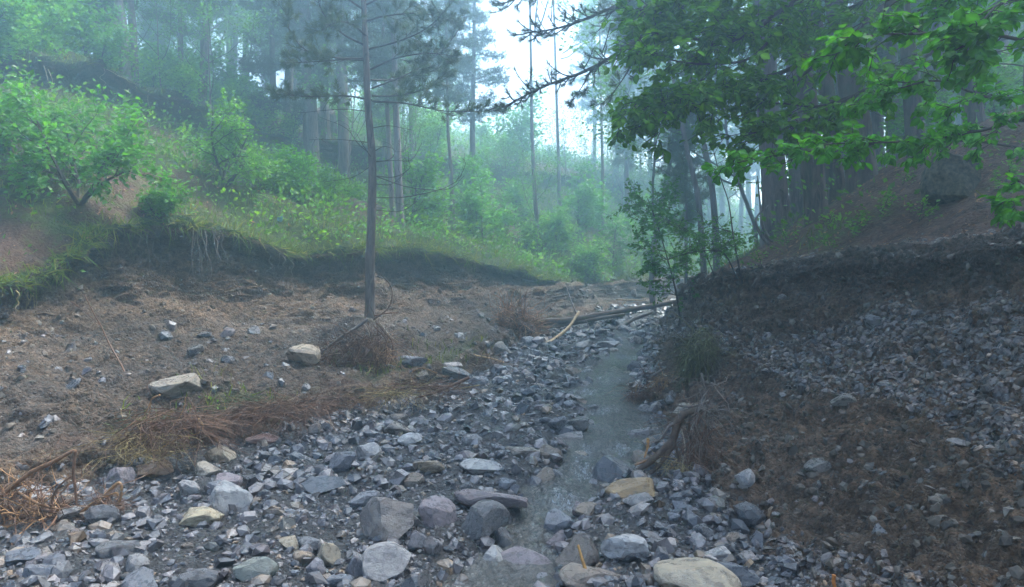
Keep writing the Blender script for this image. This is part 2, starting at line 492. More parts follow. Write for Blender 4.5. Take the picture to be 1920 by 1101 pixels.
T_SD = tb(-6, 7.0, 13, 7.2, 15, 7.9, 18, 9.0, 24, 8.9, 30, 9, 80, 9)

rows = np.concatenate([np.linspace(-5, 1.4, 22)[:-1], 1.4 * (60 / 1.4) ** np.linspace(0, 1, 530)])
NY = len(rows)
Yc = rows[:, None]
bedz = TS(T_BED, Yc)
XL = TS(T_LX, Yc) + .30 * n1(Yc, 1.1, 5) + .17 * n1(Yc, 3.6, 6)
ZL = TS(T_LZ, Yc) + .15 * n1(Yc, 1.3, 8) + .05 * n1(Yc, 4, 88)
WL = TS(T_LW, Yc) * .85
XF = XL + WL; ZF = bedz + .85 + .10 * n1(Yc, .9, 9)
XS = np.maximum(TS(T_STEP, Yc) + .18 * n1(Yc, 1.2, 11) + .08 * n1(Yc, 4, 12), XF + .25)
XRF = TS(T_RF, Yc) + .10 * n1(Yc, 1.3, 14)
XR = np.maximum(TS(T_RX, Yc) + .12 * n1(Yc, 1.5, 15) + .06 * n1(Yc, 5, 16), XRF + .3)
ZR = TS(T_RZ, Yc) + .05 * n1(Yc, 1.2, 17)
XST, WST = TS(T_STREAM, Yc) + .16 * n1(Yc, 1.1, 23), T(T_SW, Yc) * .74 * (1 + .35 * n1(Yc, 2.1, 24))
SD = TS(T_SD, Yc)
over = np.clip(.75 + .55 * n1(Yc, .9, 21), .15, 1.4)

segs = []    # X, Z, zone(R,G,B), amplitude
def seg(n, fx, fz, zone, amp, end=False):
    t = np.linspace(0, 1, n + (1 if end else 0), endpoint=end)[None, :]
    X, Z = np.broadcast_arrays(fx(t), fz(t))
    X = np.broadcast_to(X, (NY, t.shape[1])); Z = np.broadcast_to(Z, (NY, t.shape[1]))
    zn = np.zeros((NY, t.shape[1], 3)); zn[:] = zone
    segs.append((X, Z, zn, np.full((NY, t.shape[1]), amp)))

Xsc = XL - SD + .35 * n1(Yc, .5, 31) + .15 * n1(Yc, 1.6, 32)          # upper scarp
dsc = XL - Xsc
Zsb = ZL + .52 * dsc - .012 * dsc ** 2                                # scarp base height
hs = np.clip(.85 + .5 * n1(Yc, .35, 33) + .2 * n1(Yc, 1.4, 35), .3, 1.5)
seg(46, lambda t: Xsc - 34 * (1 - t) ** 2.2, lambda t: Zsb + hs + .26 * 34 * (1 - t) ** 2.2 * .8, (0, .45, 0), .16)
so = np.clip(.7 + .4 * n1(Yc, .7, 34), .2, 1.2)
seg(40, lambda t: Xsc + np.interp(t, [0, .12, .3, .45, .8, 1], [0, .35, .18, -.5, -.45, .25]) * so,
    lambda t: Zsb + hs * np.interp(t, [0, .12, .3, .45, .8, 1], [1, .93, .8, .62, .18, 0]), (.75, 0, 0), .12)
seg(150, lambda t: Xsc + .25 * so + (XL - Xsc - .25 * so) * t,
    lambda t: Zsb + (ZL - Zsb) * (t + .055 * np.sin(t * PI * 2)), (0, .5, 0), .13)
seg(130, lambda t: XL + np.interp(t, [0, .05, .10, .18, .42, .70, 1], [0, .22, .20, 0, 0, 0, 0]) * over
    + np.interp(t, [0, .10, .18, .42, .70, 1], [0, 0, -.30, -.08, 0, 0]) * over + WL * np.interp(t, [0, .18, .42, .70, 1], [0, 0, .05, .30, 1]),
    lambda t: ZF + (ZL - ZF) * np.interp(t, [0, .05, .10, .18, .42, .70, 1], [1, .965, .90, .82, .48, .20, 0]), (1, 0, 0), .13)
seg(84, lambda t: XF + (XS - .22 - XF) * t, lambda t: ZF + (bedz + .28 - ZF) * t ** .62, (.9, .12, .2), .10)
seg(14, lambda t: XS - .22 + .22 * t, lambda t: bedz + .28 + (.05 - .28) * (t * t * (3 - 2 * t)), (.6, .35, .2), .07)
seg(120, lambda t: XS + (XRF - XS) * t, lambda t: bedz + .05 + .10 * np.sin(PI * t * .55) + .03 * t, (.1, 0, 1), .05)
rx = ([0, .30, .55, .74, .80, .86, .90, .94, 1], [0, .36, .64, .82, .86, .83, .88, .92, 1])
rz = ([0, .30, .55, .74, .80, .86, .90, .94, 1], [0, .25, .49, .74, .86, .92, .97, 1, 1.01])
seg(150, lambda t: XRF + (XR - XRF) * np.interp(t, *rx), lambda t: bedz + .14 + (ZR - bedz - .14) * np.interp(t, *rz), (1, 0, .15), .07)
seg(90, lambda t: XR + 7.5 * t ** 1.25, lambda t: ZR + .04 + np.interp(7.5 * t ** 1.25, [0, .35, 3, 7.5], [0, .10, 1.75, 3.6]), (.0, .15, 0), .12)
seg(26, lambda t: XR + 7.5 + 30 * t ** 2, lambda t: ZR + 3.64 + .28 * 30 * t ** 2, (0, .25, 0), .2, end=True)
seg_edges = np.cumsum([0] + [s[0].shape[1] for s in segs])
GX = np.concatenate([s[0] for s in segs], 1); GZ = np.concatenate([s[1] for s in segs], 1)
ZONE = np.concatenate([s[2] for s in segs], 1); AMP = np.concatenate([s[3] for s in segs], 1)
GY = np.broadcast_to(Yc, GX.shape).copy()
NX = GX.shape[1]
S_TERR, S_SCARP, S_SLOPE, S_FACE, S_BENCH, S_STEP, S_BED, S_RFACE, S_RSLOPE, S_RFAR = [slice(seg_edges[k], seg_edges[k + 1]) for k in range(10)]
# carve the stream, raise the pine's mound
d = (GX - XST) / WST
GZ = GZ - .20 * np.exp(-np.abs(d) ** 3) * (GX > XS - .2) * (GX < XR)
PINE_X, PINE_Y = -2.24, 11.5
r2 = ((GX - PINE_X) / .85) ** 2 + ((GY - PINE_Y) / .55) ** 2
GZ = GZ + .42 * np.exp(-r2 ** 1.6)
r2 = ((GX + 3.55) / .75) ** 2 + ((GY - 7.75) / .35) ** 2          # little mound under the perched slab
GZ = GZ + .24 * np.exp(-r2 ** 1.6)
r2 = ((GX + 4.6) / 1.0) ** 2 + ((GY - 6.9) / .5) ** 2
GZ = GZ + .25 * np.exp(-r2 ** 2)
P3 = np.stack([GX, GY, GZ], -1)
def grid_normals(P):
    a = np.gradient(P, axis=1); b = np.gradient(P, axis=0)
    return unit(np.cross(a, b))
NRM = grid_normals(P3)
wide = fbm(P3, 1.1, 4, 40); mid = fbm(P3, 4.5, 4, 50); fine = fbm(P3, 15, 3, 60)
ridg = 1 - np.abs(fbm(P3, 7, 3, 70)) * 2.2
face = np.zeros(NX); face[S_FACE] = 1; face[S_RFACE] = .9; face[S_BENCH] = .75; face[S_SCARP] = .8; face[S_STEP] = .8
near = np.clip(1.3 - np.abs(Yc - 8) / 30, .25, 1)
D = AMP * wide * .9 + .085 * mid * (.3 + face) + .055 * fine * face * near + .060 * ridg * face * near
D[:, S_BED] = (.05 * wide + .055 * mid + .016 * fine)[:, S_BED]
def clod(sl, k, s):
    Q = P3[:, sl] + .35 / k * np.stack([fbm(P3[:, sl], k * .8, 2, s + 30 + q) for q in range(3)], -1)
    f1, f2, iv = worley(Q * k, s); return (iv - .45) * np.minimum(1, (f2 - f1) * 3.0) - .25 * f1
for sl, am in ((S_FACE, 1.0), (S_BENCH, .6), (S_RFACE, .8)):
    nr = near * am
    D[:, sl] += (.085 * clod(sl, 4.5, 300) + .050 * clod(sl, 11, 310)) * nr
P3 = P3 + NRM * D[..., None]
NRM = grid_normals(P3)
# zones: grass comes in patches, bank soil is banded
GP = fbm(P3, .55, 4, 90)
ZONE[:, S_SLOPE, 1] = np.clip(.20 + .9 * GP[:, S_SLOPE] + .22 * smooth(.70, 1, np.linspace(0, 1, 150))[None] + .50 * smooth(12.8, 16, Yc), 0, 1)
st_ = np.linspace(0, 1, 40)[None]
ZONE[:, S_SCARP, 0] = .9 * smooth(.12, .34, st_ + .08 * mid[:, S_SCARP]); ZONE[:, S_SCARP, 1] = .7 * (1 - smooth(.1, .3, st_))
ZONE[:, S_TERR, 1] = np.clip(.55 + .6 * GP[:, S_TERR], 0, 1)
ZONE[:, S_RSLOPE, 1] = np.clip(.22 + .7 * GP[:, S_RSLOPE] + .3 * smooth(11, 14, Yc), 0, 1)
ff = np.linspace(0, 1, 130)[None]
ZONE[:, S_FACE, 0] = smooth(.04, .13, ff + .05 * mid[:, S_FACE]); ZONE[:, S_FACE, 1] = .75 * (1 - smooth(.03, .12, ff))
ZONE[:, S_FACE, 2] = 0
tt = np.linspace(0, 1, 90)[None]
ZONE[:, S_RSLOPE, 0] = np.clip(1 - tt / .09 + .5 * mid[:, S_RSLOPE], 0, 1)
bt = np.linspace(0, 1, 84)[None]
ZONE[:, S_BENCH, 1] = np.clip(smooth(.55, 1, bt) * .55 + .8 * GP[:, S_BENCH] * smooth(.4, .9, bt), 0, .9)
ZONE[:, S_BENCH, 2] = np.clip(.45 * smooth(.2, .5, bt) - .1, 0, 1) * (1 - smooth(.7, 1, bt))
ZONE[:, S_BENCH, 0] = 1 - .55 * smooth(.75, 1, bt)
ZONE[:, S_BENCH, 1] = np.clip(ZONE[:, S_BENCH, 1] + .8 * np.exp(-((P3[:, S_BENCH, 0] + 1.9) / 1.1) ** 2 - ((P3[:, S_BENCH, 1] - 10.2) / .55) ** 2), 0, 1)
ZONE[:, S_STEP, 1] = np.clip(.5 + GP[:, S_STEP] * .8, 0, 1)
# tint of the bare soil: grey at the stream-side, brown and rusty above; right bank greyer in bands
TINT = np.ones((NY, NX, 3))
TINT[:, S_RFACE] = np.array([.86, .80, .76])
hum_shade = 1 - smooth(.16, .40, np.linspace(0, 1, 130)[None] + .12 * wide[:, S_FACE] + .05 * mid[:, S_FACE])     # dark humus plus painted shade of the overhang below the turf
TINT[:, S_FACE] *= (1 - .55 * hum_shade * np.clip(.55 + .9 * n1(Yc, 1.7, 66), .1, 1))[..., None]
hum_shade = smooth(.74, .86, np.linspace(0, 1, 150)[None] + .05 * wide[:, S_RFACE])  # same darkening under the lip of the right bank
TINT[:, S_RFACE] *= (1 - .35 * hum_shade)[..., None]
TINT[:, S_SCARP] *= .6
band = fbm(P3 * np.array([.5, .5, 2.4]), 1.0, 3, 95)[..., None]
TINT = TINT * (1 + .25 * band)
TINT[:, S_BENCH] *= np.array([.85, .9, .98]) * (1 - .15 * smooth(0, .6, bt))[..., None]
idx = np.arange(NY * NX).reshape(NY, NX)
quads = np.stack([idx[:-1, :-1], idx[:-1, 1:], idx[1:, 1:], idx[1:, :-1]], -1).reshape(-1, 4)
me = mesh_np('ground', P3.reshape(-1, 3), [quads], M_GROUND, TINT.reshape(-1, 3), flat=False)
za = me.color_attributes.new('zone', 'FLOAT_COLOR', 'POINT')
za.data.foreach_set('color', np.concatenate([ZONE.reshape(-1, 3), np.ones((NY * NX, 1))], 1).astype(np.float32).ravel())
ground = link('ground', me, kind='structure')
BVH = BVHTree.FromPolygons(P3.reshape(-1, 3).tolist(), quads.tolist())

def hit(px, py):
    """where the sight line through a photo pixel meets the ground"""
    o = Vector((0, 0, CZ)); dr = Vector(((px - CX) / F, 1, -(py - CY) / F)).normalized()
    p, n, i, dist = BVH.ray_cast(o, dr)
    if p is None: return Vector(W(px, py, 40)), Vector((0, 0, 1))
    if n.dot(dr) > 0: n = -n
    return p, n
def drop(x, y, top=40):
    p, n, i, dist = BVH.ray_cast(Vector((x, y, top)), Vector((0, 0, -1)))
    if p is None: return Vector((x, y, 0)), Vector((0, 0, 1))
    if n.z < 0: n = -n
    return p, n

# cells for scattering
A_ = P3[:-1, :-1]; B_ = P3[:-1, 1:]; C_ = P3[1:, :-1]; D_ = P3[1:, 1:]
CELL_A = np.linalg.norm(np.cross(B_ - A_, C_ - A_), axis=-1)
CELL_P = (A_ + B_ + C_ + D_) / 4
def cell(arr): return (arr[:-1, :-1] + arr[:-1, 1:] + arr[1:, :-1] + arr[1:, 1:]) / 4
CELL_Z = cell(ZONE); CELL_N = unit(cell(NRM))
COLSEG = np.zeros(NX - 1, int)
for k in range(10): COLSEG[seg_edges[k]:min(seg_edges[k + 1], NX - 1)] = k
inview = (np.abs(CELL_P[..., 0]) < CELL_P[..., 1] * .74 + .3) & (CELL_P[..., 1] > 2.2)
def scatter(n, weight, rng, view=True):
    w = CELL_A * weight
    if view: w = w * inview
    w = w.ravel(); c = np.cumsum(w); pick = np.searchsorted(c, rng.random(n) * c[-1])
    u = rng.random((n, 1)); v = rng.random((n, 1))
    a, b, cc, dd = [q.reshape(-1, 3)[pick] for q in (A_, B_, C_, D_)]
    return (a * (1 - u) + b * u) * (1 - v) + (cc * (1 - u) + dd * u) * v, CELL_N.reshape(-1, 3)[pick], pick

# ------------------------------------------------------------------ stream water
wy = np.linspace(2.2, 22, 420)
wx = np.linspace(-1, 1, 46)
sx, sw = np.interp(wy, rows, XST[:, 0]), np.interp(wy, rows, WST[:, 0])
lev = TS(T_BED, wy) + .05
# pools and riffles: the level falls in short steps
rif = [(4.75, .04), (5.45, .06), (6.25, .03), (6.85, .06), (7.5, .05), (8.3, .05), (9.3, .03), (10.2, .05), (12.4, .05)]
stair = np.zeros_like(wy); slope = np.zeros_like(wy)
for y0, h in rif:
    s = 1 / (1 + np.exp(-(wy - y0) / .06)); stair += h * s; slope += np.exp(-((wy - y0 + .1) / .19) ** 2)
lin = np.interp(wy, [2.2, 4.5, 13, 22], [0, .02, .30, .6])
lev = TS(T_BED, wy) + .066 + .6 * (stair - lin * 1.0)
WX = sx[:, None] + wx[None] * (sw * 1.7)[:, None]
WYg = np.broadcast_to(wy[:, None], WX.shape)
WP = np.stack([WX, WYg, np.broadcast_to(lev[:, None], WX.shape)], -1)
turb = .7 + slope[:, None] * 1.3
WP[..., 2] += .028 * fbm(WP * np.array([1, .6, 0]), 6, 4, 201) * turb + .010 * fbm(WP * np.array([1, .7, 0]), 22, 2, 203) * turb
wob_ = .5 * n1(wy, 1.7, 210)[:, None]
slope2 = np.convolve(slope, np.ones(9) / 9, 'same')
foam = np.clip((.12 + .9 * slope2[:, None]) * (1.0 - 1.1 * np.abs(wx[None] - wob_)) * (.45 + 1.6 * fbm(WP * np.array([2.6, .7, 0]), 3.4, 4, 205)), 0, .42)
wi = np.arange(WX.size).reshape(WX.shape)
wq = np.stack([wi[:-1, :-1], wi[:-1, 1:], wi[1:, 1:], wi[1:, :-1]], -1).reshape(-1, 4)
water = link('stream_water', mesh_np('stream_water', WP.reshape(-1, 3), [wq], M_WATER, np.repeat(foam.reshape(-1, 1), 3, 1), flat=False), kind='structure')
def water_z(x, y):
    return np.where(np.abs(x - np.interp(y, wy, sx)) < np.interp(y, wy, sw) * 1.1, np.interp(y, wy, lev), -9)

# ------------------------------------------------------------------ stones
def ico(sub):
    import bmesh
    bm = bmesh.new(); bmesh.ops.create_icosphere(bm, subdivisions=sub, radius=1)
    V = np.array([v.co[:] for v in bm.verts]); Fc = np.array([[v.index for v in f.verts] for f in bm.faces]); bm.free()
    return V, Fc
ICO = {k: ico(k) for k in (1, 2, 3, 4)}
def rock_shape(seed, sub, cuts=9, rough=.06, depth=(.45, .85)):
    rng = np.random.default_rng(seed)
    V, Fc = ICO[sub]; V = V.copy()
    for _ in range(cuts):
        n = unit(rng.normal(size=3)); dd = rng.uniform(*depth)
        V -= np.maximum(0, V @ n - dd)[:, None] * n
    if rough:
        V += V * (rough * fbm(V + seed * 3.1, 2.2, 4, seed))[:, None] * 2
    V -= (V.max(0) + V.min(0)) / 2
    V /= (V.max(0) - V.min(0)) / 2
    return V, Fc
def rotmats(n, rng, tilt=.35):
    """random yaw, small tilt"""
    a = rng.random(n) * 2 * PI
    nz = unit(np.stack([rng.normal(0, tilt, n), rng.normal(0, tilt, n), np.ones(n)], -1))
    d = np.stack([np.cos(a), np.sin(a), np.zeros(n)], -1)
    return nz, d
SLATE = np.array([(.10, .105, .125), (.075, .08, .095), (.14, .14, .155), (.055, .058, .07), (.19, .185, .20), (.13, .115, .125), (.16, .135, .11), (.22, .165, .11), (.30, .28, .27), (.12, .125, .115)])
SLATE = SLATE * np.array([1.12, 1.0, .89]) * .85
SLATE_W = np.array([.16, .15, .16, .14, .13, .07, .07, .04, .05, .03])

rng = np.random.default_rng(7)
chips = []
BOXV = np.array([(x, y, z) for x in (-1, 1) for y in (-1, 1) for z in (-1, 1)], float)
BOXQ = np.array([[0, 1, 3, 2], [4, 6, 7, 5], [0, 4, 5, 1], [2, 3, 7, 6], [0, 2, 6, 4], [1, 5, 7, 3]])
for k in range(16):
    r_ = np.random.default_rng(300 + k)
    if k % 2 == 0:
        V, Fc = rock_shape(300 + k, 1, 5, .0, (.5, .9)); chips.append((V, [Fc]))
    else:            # split, wedge-shaped shale chips
        V = BOXV + r_.uniform(-.55, .55, (8, 3)); V[:, :2] *= 1 - .55 * (V[:, 2:] > 0) * r_.uniform(.3, 1, (8, 1)); V[:, 0] *= 1 - .5 * (V[:, 1] > 0) * r_.random(); V /= np.abs(V).max(0)
        chips.append((V, [np.concatenate([BOXQ[:, [0, 1, 2]], BOXQ[:, [0, 2, 3]]])]))
def stones(mb, pos, nrm, size, rng, flat=(.25, .6), tilt=.45, tint=None, sink=.25, pal=None, long=(.55, .95)):
    n = len(pos)
    nz = unit(nrm + rng.normal(0, tilt, (n, 3)))
    d = rng.normal(size=(n, 3))
    M = frames(np.cross(nz, d), nz)
    s3 = np.stack([size, size * rng.uniform(*long, n), size * rng.uniform(*flat, n)], -1)
    pal = SLATE if pal is None else pal
    c = pal[rng.choice(len(pal), n, p=SLATE_W if pal is SLATE else None)] * rng.uniform(.7, 1.3, (n, 1))
    if tint is not None: c = c * tint
    p = pos + nz * (s3[:, 2] * (1 - 2 * sink))[:, None]
    var = rng.integers(0, len(chips), n)
    for k in range(len(chips)):
        q = var == k
        scatter_mesh(mb, chips[k], p[q], M[q], s3[q], c[q])

yw = 1 / np.clip(CELL_P[..., 1], 3, 40) ** 1.55
offstream = 1 - .55 * np.exp(-((CELL_P[..., 0] - cell(np.broadcast_to(XST, GX.shape))) / cell(np.broadcast_to(WST, GX.shape))) ** 4)
bed_w = (COLSEG == 6)[None] * 1.0 * offstream * np.clip(.95 + .7 * cell(GP), .65, 1.5)
bed_w = bed_w + .12 * (COLSEG == 4)[None] * np.clip(cell(mid) * 2 + .2, 0, 1) + .10 * (COLSEG == 5)[None]
mb = MB()
p, n, _ = scatter(24000, bed_w * yw, rng)
sz = (.006 + .019 * rng.random(len(p)) ** 2.2) * (.75 + p[:, 1] / 11)
stones(mb, p, n, sz, rng, tilt=.5)
p, n, _ = scatter(5000, bed_w * yw * np.clip(.6 + 1.6 * cell(wide), .35, 2), rng)
sz = (.022 + .048 * rng.random(len(p)) ** 2.4) * (.75 + p[:, 1] / 12)
stones(mb, p, n, sz, rng, flat=(.35, .8), tilt=.4)
link('gravel', mb.mesh('gravel', M_GRAVEL), kind='stuff')
tag(bpy.data.objects['gravel'], 'wet dark slate gravel covering the stream bed', 'gravel', kind='stuff')

# shale chips of the right bank: bands of loose flakes on the brown soil
mb = MB()
pz = CELL_P
u_ = (pz[..., 2] - cell(np.broadcast_to(bedz, GX.shape)))
spx = CX + F * pz[..., 0] / np.maximum(pz[..., 1], .5); spy = CY - F * (pz[..., 2] - CZ) / np.maximum(pz[..., 1], .5)
wob = 26 * fbm(pz, 1.6, 4, 98)
up_ = np.interp(spx, [1290, 1400, 1500, 1650, 1920, 2200], [600, 612, 625, 575, 550, 540]); dn_ = np.interp(spx, [1290, 1380, 1450, 1560, 1650, 1760, 1920, 2200], [640, 660, 705, 755, 745, 800, 905, 1000])
band_main = smooth(-8, 18, spy - up_ + wob) * smooth(-8, 18, dn_ - spy + wob)
bandw0 = smooth(.02, .28, fbm(pz * np.array([.8, .8, 1.9]) + 5, .9, 3, 97) - .05 + .16 * smooth(2.2, 4.2, pz[..., 0]) - .5 * np.exp(-((u_ - .45) / .35) ** 2))
bandw = np.maximum(band_main, .0 * bandw0)
rw = (COLSEG == 7)[None] * (bandw * 1.1 + .02) + (COLSEG == 8)[None] * (np.exp(-(np.maximum(pz[..., 0] - cell(np.broadcast_to(XR, GX.shape)), 0) / .22) ** 2)) * .7
low_ = smooth(-10, 25, spy - np.interp(spx, [1250, 1330, 1450, 1600, 1800, 1920], [925, 925, 985, 1035, 1090, 1120]) + wob)
rw = rw + (COLSEG == 7)[None] * .8 * low_ * (pz[..., 1] < 6.6)
p, n, pk = scatter(20000, rw * yw, rng)
sz = (.007 + .030 * rng.random(len(p)) ** 3.4) * (.8 + p[:, 1] / 16)
stones(mb, p, n, sz, rng, flat=(.2, .5), tilt=.3, tint=np.array([.98, .86, .74]), sink=.40)
tag(link('scree', mb.mesh('scree', M_GRAVEL)), 'loose grey shale flakes lying on the right bank', 'scree', kind='stuff')

# crumbs of earth on the bare faces
CLOD = np.array([(.13, .098, .072), (.10, .078, .058), (.16, .125, .095), (.085, .068, .055), (.19, .16, .13)])
mb = MB()
cw = ((COLSEG == 3)[None] * np.clip(CELL_Z[..., 0] - .4, 0, 1) * 1.2 + (COLSEG == 4)[None] * .7 + (COLSEG == 7)[None] * 2.0 + (COLSEG == 2)[None] * .0)
p, n, _ = scatter(11000, cw * np.clip(.4 + 1.6 * cell(mid), .1, 2) / np.clip(CELL_P[..., 1], 3, 40) ** 1.2, rng)
sz = (.006 + .030 * rng.random(len(p)) ** 4.5) * (.8 + p[:, 1] / 14)
stones(mb, p, n, sz, rng, flat=(.5, .95), tilt=.8, pal=CLOD * .8, sink=.45, long=(.7, 1))
tag(link('earth_crumbs', mb.mesh('earth_crumbs', mat_rock('earth_clods', True) if False else M_ROOT)), 'crumbs and clods of brown earth on the bare banks', 'earth', kind='stuff')

TAKEN = []
def put_stone(px, py, w, h, colr, label, seed, sub=3, cuts=9, group=None, name='rock', rough=.06, yaw=None, sink=.20, tilt=(0, 0), dep=.85, mesh=None):
    """a stone whose middle appears at photo pixel px,py with about w x h pixels"""
    p, n = hit(px, py + h * .32)
    Y = p.y
    sx_ = w * 1.08 / 2 / F * Y; sz_ = max(h * 1.2 / 2 / F * Y, .012)
    # the visible height mixes the stone's height and its depth seen from above
    look = math.atan2(CZ - p.z, math.hypot(p.x, p.y))
    dpt = sx_ * dep
    hz = max((sz_ - dpt * math.sin(look) * .55) / max(math.cos(look), .3), sz_ * .55)
    r = random.Random(seed)
    if mesh is None:
        V, Fc = rock_shape(seed, sub, cuts, rough)
        me = mesh_np(name, V, [Fc], M_ROCK, None, flat=True)
    else: me = mesh
    o = link(name, me)
    o.scale = (sx_, dpt, hz)
    o.rotation_euler = (tilt[0], tilt[1], r.uniform(-.35, .35) if yaw is None else yaw)
    o.location = (p.x, p.y + dpt * .35, p.z + hz * (1 - 2 * sink))
    o.color = (*colr, 1)
    TAKEN.append((p.x, p.y + dpt * .35, max(sx_, dpt)))
    tag(o, label, 'rock', group)
    return o

